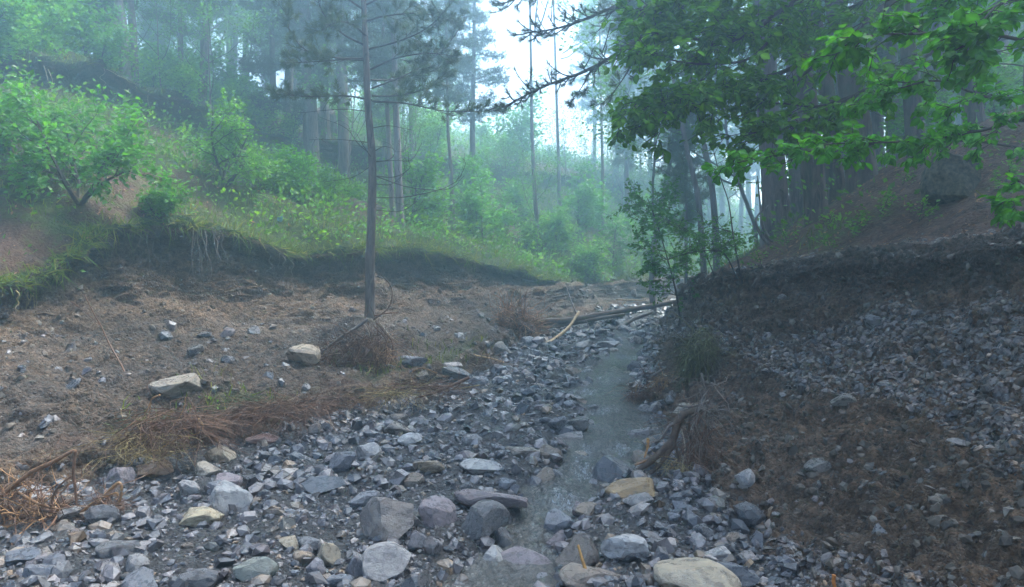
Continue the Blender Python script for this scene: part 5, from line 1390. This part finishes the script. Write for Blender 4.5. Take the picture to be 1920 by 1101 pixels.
for k, (px, Y, key, sc, lab) in enumerate([(1420, 17.5, 'tree_b', .8, 'dark leafy tree left of the grey pine in the right-hand wood'), (1545, 19.5, 'tree_b', .9, 'leafy tree seen between the two thick pine trunks'), (1660, 18.5, 'tree_b', .85, 'leafy tree behind the straight dark trunk'),
 (1775, 17.5, 'tree_b', .85, 'leafy tree above the mossy boulder'), (1870, 16.5, 'tree_b', .8, 'leafy tree at the right edge of the wood'), (1610, 21.5, 'tree_a', .9, 'tall leafy tree deep in the right-hand wood'), (1730, 22.5, 'tree_a', .9, 'tall leafy tree deep behind the mossy boulder'), (1480, 15.5, 'bush_c', 1.1, 'bush behind the flaring-foot pine'), (1690, 14.5, 'bush_c', 1.0, 'bush behind the straight dark pine'), (1860, 13.0, 'bush_c', 1.0, 'bush behind the mossy boulder at the right edge')]):
    place(key, 'tree' if 'tree' in key else 'bush', lab, 'tree' if 'tree' in key else 'bush', gp(px, Y), rs.uniform(0, 6.28), sc)
for k, (px, py) in enumerate([(1430, 500), (1480, 470), (1600, 440), (1650, 400), (1560, 470), (1720, 420), (1690, 350), (1880, 350), (1470, 440), (1550, 430)]):
    p, _ = hit(px, py); place('seedling', 'seedling', 'small leafy seedling on the needle slope of the right bank', 'seedling', p, rs.uniform(0, 6), rs.uniform(.5, .9), 'seedlings on the needle slope')
LAB = {'pine_a': 'slim pine fading into the mist', 'pine_b': 'slender pine fading into the mist', 'tree_a': 'tall leafy tree dim in the mist', 'tree_b': 'leafy tree dim in the mist', 'sapling': 'thin leafy sapling in the mist', 'pine_low': 'low pine in the mist'}
def zone_words(px):
    return 'on the left terrace' if px < 420 else 'on the hillside left of the gap' if px < 880 else 'around the pale gap' if px < 1240 else 'behind the right-hand wood'
cnt = 0
spots = []
for k in range(600):
    if cnt >= 75: break
    Y = 18 + 22 * rs.random(); px = rs.uniform(-40, 1400); x = (px - CX) / F * Y
    xl = np.interp(Y, rows, XL[:, 0]); xr = np.interp(Y, rows, XR[:, 0])
    if xl - 1.2 < x < xr + 1.2 or (px < 640 and Y < 19.5): continue
    if any((x - a) ** 2 + (Y - b) ** 2 < 1.6 for a, b in spots): continue
    spots.append((x, Y)); key = rs.choice(['bush_a', 'bush_b', 'bush_c', 'sapling'])
    zw = zone_words(px); nm = 'sapling' if key == 'sapling' else 'bush'
    lab = {'bush_a': 'green bush', 'bush_b': 'yellow-green bush', 'bush_c': 'tall green bush', 'sapling': 'leafy sapling'}[key]
    place(key, nm, f'{lab} half lost in the mist {zw}', nm, drop(x, Y)[0], rs.uniform(0, 6.28), rs.uniform(.9, 1.7) if nm == 'bush' else rs.uniform(.6, .9), f'{lab}es {zw}' if nm == 'bush' else f'{lab}s {zw}')
    cnt += 1
cnt = 0
for k in range(900):
    if cnt >= 130: break
    Y = 19 + 29 * rs.random() ** 1.1; px = rs.uniform(-60, 1980) if rs.random() < .75 else rs.uniform(1300, 2000); x = (px - CX) / F * Y
    xl = np.interp(Y, rows, XL[:, 0]); xr = np.interp(Y, rows, XR[:, 0])
    if xl - 2.0 < x < xr + 2.5: continue
    if 840 < px < 1090: continue
    if any((x - a) ** 2 + (Y - b) ** 2 < 2.2 for a, b in spots): continue
    spots.append((x, Y))
    key = rs.choices(['pine_a', 'pine_b', 'tree_a', 'tree_b', 'sapling', 'pine_low'], [.26, .24, .10, .14, .16, .10])[0]
    if px > 1400: key = rs.choices(['pine_a', 'pine_tall', 'tree_b'], [.5, .3, .2])[0]
    lb = LAB.get(key, 'tall dark pine dim in the mist'); zw = zone_words(px)
    place(key, 'pine_tree' if 'pine' in key else 'sapling' if key == 'sapling' else 'tree', f'{lb} {zw}', 'sapling' if key == 'sapling' else 'tree', drop(x, Y)[0], rs.uniform(0, 6.28), rs.uniform(.8, 1.15), f'misty {key.replace("_a", "s").replace("_b", "s").replace("_", " ")} {zw}', (rs.gauss(0, .03), rs.gauss(0, .03)))
    cnt += 1

# ------------------------------------------------------------------ fallen tree, stump, loose roots and sticks
rt = np.random.default_rng(33)
c0 = W(972, 608, 15.6); fb = np.array(drop(c0[0], c0[1])[0])
ft = thing('fallen_tree', 'fallen tree with upturned reddish root plate lying across the far stream bed', 'tree', fb)
mb = MB(); add_tube(mb, px3([(978, 604, 16.3), (1060, 602, 16.9), (1140, 588, 17.6), (1215, 575, 18.4), (1290, 562, 19.2)]), .095, .055, 22, 10, RC['dark'], rough=.1, cap=True); part('trunk', mb, M_ROOT, ft, flat=False)
mb = MB(); add_tube(mb, px3([(985, 616, 16.3), (1050, 610, 16.8), (1120, 598, 17.3), (1170, 590, 17.7)]), .06, .04, 18, 8, RC['dark'], rough=.1, cap=True); part('trunk', mb, M_ROOT, ft, flat=False)
mb = MB()
for cl, n_, ex, L_ in (('red', 700, (.48, .28, .38), .65), ('dark', 200, (.36, .22, .32), .4), ('orange', 120, (.40, .25, .34), .65)): rootlets(mb, rt, c0 + np.array([-.03, 0, -.06]), ex, n_, L_, .008, {'red': (.30, .155, .085), 'dark': (.13, .085, .06), 'orange': (.48, .27, .12)}[cl], grav=.35, outward=.8)
part('root_plate', mb, M_ROOT, ft, kind='stuff')
V, Fc = rock_shape(777, 3, 8, .12); mb = MB(); mb.add(V * np.array([.40, .25, .38]) + c0 + np.array([-.02, .05, -.10]), [Fc], (.07, .048, .036)); part('earth_ball', mb, M_ROOT, ft)
for pl, r0, cl in [([(998, 618), (996, 632), (993, 648)], .05, (.55, .22, .07)), ([(930, 600), (933, 618), (936, 634)], .02, 'pale'), ([(965, 590), (945, 598), (936, 606)], .02, 'red'), ([(972, 586), (978, 578), (985, 590)], .035, 'grey')]: tube_part(ft, 'splintered_wood' if not isinstance(cl, str) else 'root', pl, 16.0, r0, r0 * .4, cl)
V, Fc = rock_shape(778, 3, 6, .08); mb = MB(); mb.add(V * np.array([.15, .12, .17]) + W(990, 590, 16.3), [Fc], (.19, .15, .115)); part('knot', mb, M_ROOT, ft)

def stick(name, label, pxs, Y, r0, r1, col, cat='stick', forks=(), s=7):
    p = W(*pxs[-1][:2], pxs[-1][2] if len(pxs[-1]) > 2 else Y); o = thing(name, label, cat, p)
    mb = MB(); add_tube(mb, px3(pxs, Y), r0, r1, 18, s, RC[col] if isinstance(col, str) else col, rough=.08, seed=len(label), cap=True); part('stem', mb, M_ROOT, o, flat=False)
    for f, fr in forks:
        mb = MB(); add_tube(mb, px3(f, Y), fr, fr * .5, 10, 5, RC[col] if isinstance(col, str) else col); part('twig', mb, M_ROOT, o)
    return o
def at_ground(px, py, lift=0):
    p, n = hit(px, py); return (px, py, float(p.y))
g_ = at_ground
stick('driftwood_branch', 'pale broken branch leaning on the far log', [(1085, 585, 15.9), (1068, 612, 15.4), (1045, 632, 15.0), (1022, 646, 14.6)], 15, .030, .038, (.52, .36, .19))
stick('driftwood_branch', 'thin grey pole slanting above the far log', [(1061, 535, 17.6), (1070, 562, 17.0), (1082, 590, 16.4)], 17, .012, .02, 'grey')
stick('driftwood_log', 'slim dark log lying low behind the far white stone', [(1110, 630, 16), (1150, 632, 16), (1190, 636, 16.2)], 16, .035, .02, 'dark')
stick('driftwood_log', 'dark log rising to the right bank behind the leaning branch', [(1135, 628, 17), (1165, 612, 17.3), (1190, 598, 17.6), (1225, 585, 17.9)], 17, .06, .04, 'grey')
stick('driftwood_branch', 'splintered pale branch on the far log', [(1155, 562, 18), (1190, 563, 18), (1215, 565, 18)], 18, .02, .01, (.50, .38, .24), forks=[([(1165, 575), (1172, 566), (1180, 561)], .012)])
stick('driftwood_branch', 'bleached twig lying across the stream below the right bank', [(1240, 716, 10.4), (1215, 720, 10.3), (1190, 717, 10.2), (1168, 715, 10.2)], 10.3, .012, .006, 'pale')
stick('foreground_stick', 'orange-brown stick poking up from the bottom edge', [(1084, 1022, 4.05), (1092, 1050, 4.0), (1102, 1080, 3.95), (1114, 1112, 3.9)], 4, .0065, .013, (.33, .17, .045))
stick('bare_twig', 'leaning leafless reddish twig in front of the left bank', [(158, 552, 8.6), (178, 592, 8.6), (190, 612, 8.6), (205, 645, 8.5), (235, 700, 8.2), (270, 790, 7.7)], 8.5, .006, .011, 'red', forks=[([(133, 565), (160, 585), (188, 610)], .005), ([(209, 662), (205, 690), (178, 738)], .004), ([(196, 628), (180, 650), (160, 660)], .003)])
stick('bare_twig', 'short pale stick standing among the far left roots', [(567, 705, 9.6), (562, 730, 9.5), (556, 752, 9.4)], 9.5, .010, .012, 'grey')
stick('bark_chip', 'bright orange broken root end at the bottom right', [(1564, 1078, 3.6), (1563, 1090, 3.6), (1566, 1104, 3.6)], 3.6, .010, .008, (.50, .17, .035))
stick('bare_twig', 'pale twig lying on the gravel left of the white-mottled boulder', [(258, 952, 5.6), (280, 948, 5.6), (302, 949, 5.6)], 5.6, .006, .003, 'pale')

stick('driftwood_branch', 'bent grey branch standing out of the far debris', [(1098, 600, 16.6), (1104, 615, 16.4), (1095, 632, 16.0), (1085, 650, 15.4)], 16, .012, .022, 'grey')
stick('driftwood_branch', 'short pale root piece stuck in front of the far debris', [(1120, 606, 16.2), (1112, 622, 16.0), (1102, 638, 15.8)], 16, .010, .018, 'pale')
stick('driftwood_branch', 'thin brown branch lying against the fallen tree roots', [(1040, 622, 15.6), (1012, 630, 15.2), (985, 640, 14.8)], 15, .012, .016, 'red')
stick('driftwood_log', 'weathered log end sticking out of the right bank foot', [(1262, 690, 10.8), (1240, 700, 10.5), (1222, 708, 10.2)], 10.5, .045, .035, 'grey')
def tangle(name, label, mains, mats, seed, Yd, cat='roots'):
    Yd = min(float(hit(m_[0], m_[1])[0].y) for m_ in mats) - .12
    r = np.random.default_rng(seed); b = np.array(hit(mats[0][0], mats[0][1])[0]); o = thing(name, label, cat, b)
    for i, (pl, r0, cl) in enumerate(mains): tube_part(o, 'root', pl, Yd, r0, r0 * .55, cl, 24, 8, .4 if name == 'torn_stump' else .2, seed + i)
    mb = MB()
    for (px, py, n_, ex, cl, L_, rr, gv) in mats: rootlets(mb, r, W(px, py, Yd), ex, n_, L_, rr, RC[cl] if isinstance(cl, str) else cl, grav=gv, fz=.3 if name == 'root_mat' else 1.0)
    part('rootlets', mb, M_ROOT, o, kind='stuff'); return o
tangle('root_tangle', 'tangle of brown torn roots at the left edge of the gravel', [
 ([(-20, 978), (60, 974), (140, 966), (232, 962)], .020, 'red'), ([(-15, 940), (20, 915), (60, 885), (100, 866), (136, 846), (141, 850)], .019, (.24, .125, .065)), ([(139, 846), (139, 862), (138, 890), (142, 925), (143, 950)], .013, 'red'),
 ([(32, 922), (70, 944), (115, 956), (150, 962)], .011, (.26, .14, .07)), ([(95, 955), (102, 925), (118, 905), (135, 893)], .010, 'red'), ([(178, 952), (200, 925), (222, 906), (228, 915), (226, 935), (215, 952)], .013, 'orange'),
 ([(150, 962), (180, 940), (215, 925), (222, 930)], .010, 'orange'), ([(20, 985), (60, 960), (85, 945)], .006, 'straw'), ([(2, 980), (12, 945), (22, 916)], .005, 'pale'), ([(-10, 950), (60, 955), (120, 962), (180, 958)], .014, 'red')],
 [(110, 962, 130, (.42, .2, .05), 'red', .5, .0045, .25), (205, 950, 130, (.10, .1, .07), 'red', .22, .0032, .6), (40, 958, 90, (.3, .2, .06), 'orange', .5, .005, .2), (20, 935, 60, (.25, .2, .05), 'red', .4, .005, .2)], 71, 5.75)
tangle('root_mat', 'reddish root mat with pale looping roots under the perched slab', [
 ([(300, 741), (285, 748), (278, 765), (270, 778)], .008, 'orange'), ([(283, 750), (282, 765), (276, 790)], .006, 'orange'), ([(348, 745), (345, 765), (330, 792), (308, 806)], .007, 'orange'), ([(372, 785), (381, 800), (372, 812), (335, 822), (292, 846)], .010, (.46, .27, .10)), ([(300, 834), (330, 820), (360, 808)], .007, 'straw'), ([(350, 744), (362, 760), (372, 786)], .007, 'red')],
 [(310, 790, 300, (.38, .3, .13), 'red', .42, .0035, .7), (360, 800, 200, (.25, .25, .12), 'red', .4, .0035, .5), (270, 815, 90, (.3, .25, .06), 'straw', .5, .003, .3), (235, 852, 90, (.4, .2, .03), 'straw', .5, .003, .1)], 72, 7.25)
tangle('root_mat', 'rusty root mat along the edge of the gravel in the middle left', [
 ([(560, 785), (510, 770), (480, 765), (462, 776)], .006, 'orange'), ([(400, 815), (440, 790), (490, 785)], .006, 'red'), ([(455, 806), (480, 786), (530, 776)], .005, 'orange')],
 [(420, 785, 220, (.35, .3, .09), 'red', .45, .0035, .4), (490, 775, 240, (.4, .3, .09), 'red', .45, .0035, .4), (555, 762, 200, (.35, .3, .08), 'red', .45, .0035, .4)], 73, 8.0)
tangle('root_mat', 'trailing roots and stems between the slender pine and the gravel', [
 ([(880, 708), (850, 722), (810, 738), (778, 746)], .020, 'red'), ([(900, 722), (850, 730), (800, 732), (770, 735)], .006, 'straw'), ([(820, 700), (790, 690), (770, 700)], .006, 'orange')],
 [(800, 725, 150, (.5, .3, .05), 'red', .5, .004, .3), (740, 735, 140, (.4, .3, .05), 'straw', .45, .003, .3), (650, 745, 120, (.4, .3, .05), 'red', .4, .003, .3)], 74, 10.3)
tangle('root_ball', 'pale-tipped root ball on the gravel edge below the fallen tree', [
 ([(945, 680), (920, 672), (895, 667), (888, 664)], .016, (.50, .34, .18)), ([(900, 700), (892, 685), (880, 680)], .009, 'pale'), ([(915, 708), (905, 695), (885, 690)], .008, 'pale')],
 [(912, 688, 260, (.26, .2, .12), 'red', .4, .005, .5), (895, 692, 60, (.15, .15, .1), 'pale', .35, .005, .5)], 75, 12.2)
tangle('torn_stump', 'torn dark root stump reaching from the right bank to the water', [
 ([(1345, 768), (1315, 770), (1285, 776), (1270, 795), (1262, 822), (1240, 848), (1215, 868), (1184, 890)], .040, 'dark'), ([(1268, 815), (1252, 850), (1230, 878), (1208, 895)], .024, 'dark'), ([(1258, 830), (1236, 852), (1206, 866), (1190, 872)], .016, (.30, .16, .09)),
 ([(1300, 772), (1290, 800), (1296, 830), (1280, 852)], .018, 'dark'), ([(1275, 790), (1255, 800), (1240, 822), (1228, 830)], .014, 'grey'), ([(1265, 830), (1272, 860), (1262, 890), (1268, 925)], .012, 'dark'), ([(1240, 850), (1222, 858), (1200, 884)], .018, 'dark'), ([(1222, 868), (1206, 872), (1188, 884)], .012, (.26, .15, .09)), ([(1278, 805), (1284, 835), (1282, 860), (1276, 885), (1282, 905)], .006, 'pale'), ([(1244, 842), (1238, 860), (1232, 880)], .006, 'pale'), ([(1258, 868), (1268, 890), (1272, 912)], .007, 'orange'), ([(1330, 752), (1300, 762), (1265, 760)], .013, 'grey'),
 ([(1215, 822), (1214, 840), (1208, 858)], .012, (.48, .24, .08)), ([(1330, 790), (1318, 815), (1322, 850), (1300, 880)], .010, 'red'), ([(1315, 700), (1322, 740), (1305, 780), (1312, 810)], .009, 'grey')],
 [(1305, 830, 150, (.16, .2, .3), 'red', .5, .0035, .8), (1265, 880, 120, (.12, .15, .14), 'straw', .35, .003, .9), (1320, 760, 90, (.08, .15, .3), 'grey', .5, .004, 1.0)], 76, 7.1)
tangle('root_tangle', 'reddish root cluster hanging over the stream from the right bank', [
 ([(1225, 705), (1240, 695), (1250, 688)], .020, 'grey'), ([(1245, 690), (1242, 700), (1250, 705)], .010, 'pale'), ([(1195, 720), (1192, 735), (1198, 755)], .008, 'orange')],
 [(1215, 738, 200, (.2, .15, .12), 'red', .35, .0045, .9), (1190, 755, 90, (.08, .1, .08), 'red', .25, .004, 1.0), (1240, 715, 60, (.12, .1, .1), 'orange', .3, .004, .6)], 77, 9.4)
tangle('hanging_moss', 'straggling dry roots and moss draped down the nose of the right bank', [
 ([(1345, 640), (1325, 655), (1330, 690), (1318, 720)], .008, 'grey'), ([(1340, 620), (1310, 640), (1300, 670)], .007, 'grey')],
 [(1318, 645, 200, (.15, .2, .2), (.13, .12, .05), .45, .006, 1.2), (1295, 670, 160, (.1, .2, .22), (.10, .10, .045), .4, .006, 1.2), (1330, 690, 90, (.1, .2, .2), 'grey', .5, .004, 1.2)], 78, 9.5)

# roots dangling from the turf edges
def dangling(label, items, mats, seed, col='grey'):
    r = np.random.default_rng(seed); pts = [np.array(hit(a, b)[0]) for a, b, *_ in items]
    o = thing('hanging_roots', label, 'roots', pts[0])
    for i, (px, py, ln, dx) in enumerate(items):
        Y = pts[i][1] - .10; q = [W(px, py, Y)]
        for j in range(1, 6): q.append(W(px + dx * j / 5 + r.normal(0, 4), py + ln * j / 5, Y + r.normal(0, .02) - .015 * j))
        mb = MB(); add_tube(mb, q, .008 * r.uniform(.7, 1.3), .003, 16, 5, np.array(RC[col]) * r.uniform(.7, 1.3)); part('root', mb, M_ROOT, o, flat=False)
    return o
dangling('bundle of pale roots dangling below the highest part of the left bank edge', [(362, 425, 120, -10), (372, 422, 100, 5), (380, 420, 130, -6), (388, 418, 140, 8), (396, 425, 80, 12), (384, 430, 100, 15), (404, 430, 60, 8), (412, 432, 70, 14), (366, 440, 90, -4), (376, 436, 150, 10)], None, 1)
dangling('few thin roots hanging in the hollow left of the pale root bundle', [(262, 440, 50, 2), (276, 440, 80, 4), (288, 452, 110, 14), (302, 480, 110, 4), (210, 440, 60, -3)], None, 2)
dangling('curtain of thin roots below the turf corner at the left edge', [(46, 548, 80, 2), (52, 548, 110, -3), (58, 550, 130, 4), (64, 550, 90, 3), (68, 552, 70, 0), (40, 552, 60, 0), (30, 545, 40, 0), (62, 552, 120, 6)], None, 3, 'straw')
dangling('roots hanging under the overhanging turf lobe of the left bank', [(508, 480, 50, -6), (523, 476, 70, 4), (545, 488, 50, 2), (530, 480, 40, 8), (565, 492, 30, -4)], None, 4)
dangling('roots dangling from the bank edge right of the slender pine', [(768, 478, 50, 5), (785, 486, 36, 6), (750, 484, 30, -20), (890, 488, 20, 6)], None, 5)
dangling('thin brown root hanging down the lower right bank', [(1372, 830, 95, -8)], None, 6, 'red')
dangling('bleached roots over the dark hollow below the top left bushes', [(82, 122, 60, 20), (90, 130, 55, 22), (195, 128, 45, 5), (200, 130, 30, 60), (275, 126, 80, 10), (270, 155, 20, -30), (318, 130, 50, 6), (278, 170, 60, 0)], None, 7, 'pale')

# mossy boulder on the needle slope, snag of roots at the stout pine, scrap of plastic
b = put_stone(1796, 345, 96, 92, (.055, .047, .040), 'dark mossy boulder half buried in the needle slope on the right', 3001, 4, 6, name='boulder', rough=.10, dep=.9, sink=.2)
b = put_stone(600, 240, 60, 62, (.20, .18, .17), 'pale grey root knot at the foot of the stout reddish pine', 3002, 4, 6, name='boulder', rough=.16, dep=.8, sink=.2)
b['category'] = 'root knot'; b.name = 'root_knot'
b.data.materials[0] = M_PALE
for o_ in SC.objects:
    if o_.get('label', '').startswith('dark mossy boulder'): o_.data.materials[0] = mat_simple('mossy_stone', (.085, .075, .052), .95, .75, 7, .1, 1.0)
p, n = hit(523, 414); V, Fc = rock_shape(3003, 2, 4, .3); o = link('litter_scrap', mesh_np('litter_scrap', V * np.array([.055, .02, .085]), [Fc], mat_simple('blue_plastic', (.16, .30, .42), .4, .5, 18), None)); o.location = p + n * .03; o.rotation_euler = (.4, .5, .3); tag(o, 'crumpled blue-white plastic scrap caught in the turf of the left bank', 'litter')
# ------------------------------------------------------------------ misty air
def build_haze():
    m, nt, out = nodes_of('mist'); g = N(nt)
    v = g('VolumePrincipled')
    v.inputs['Color'].default_value = (.54, .82, 1.0, 1)
    v.inputs['Density'].default_value = HAZE_DENSITY
    v.inputs['Anisotropy'].default_value = .78
    g.l(v.outputs[0], out.inputs['Volume'])
    bpy.context.view_layer.update()
    lo = np.full(3, 1e9); hi = np.full(3, -1e9)
    for ob in SC.objects:
        if ob.type != 'MESH': continue
        bb = np.array([ob.matrix_world @ Vector(c) for c in ob.bound_box]); lo = np.minimum(lo, bb.min(0)); hi = np.maximum(hi, bb.max(0))
    (x0, y0, z0), (x1, y1, z1) = lo - 1.0, hi + 1.0
    V = [(x, y, z) for x in (x0, x1) for y in (y0, y1) for z in (z0, z1)]
    Fq = np.array([[0, 1, 3, 2], [4, 6, 7, 5], [0, 4, 5, 1], [2, 3, 7, 6], [0, 2, 6, 4], [1, 5, 7, 3]])
    o = link('haze', mesh_np('haze', np.array(V), [Fq], m), kind='stuff')
    tag(o, 'thin bluish mist filling the forest', 'haze', kind='stuff')
build_haze()
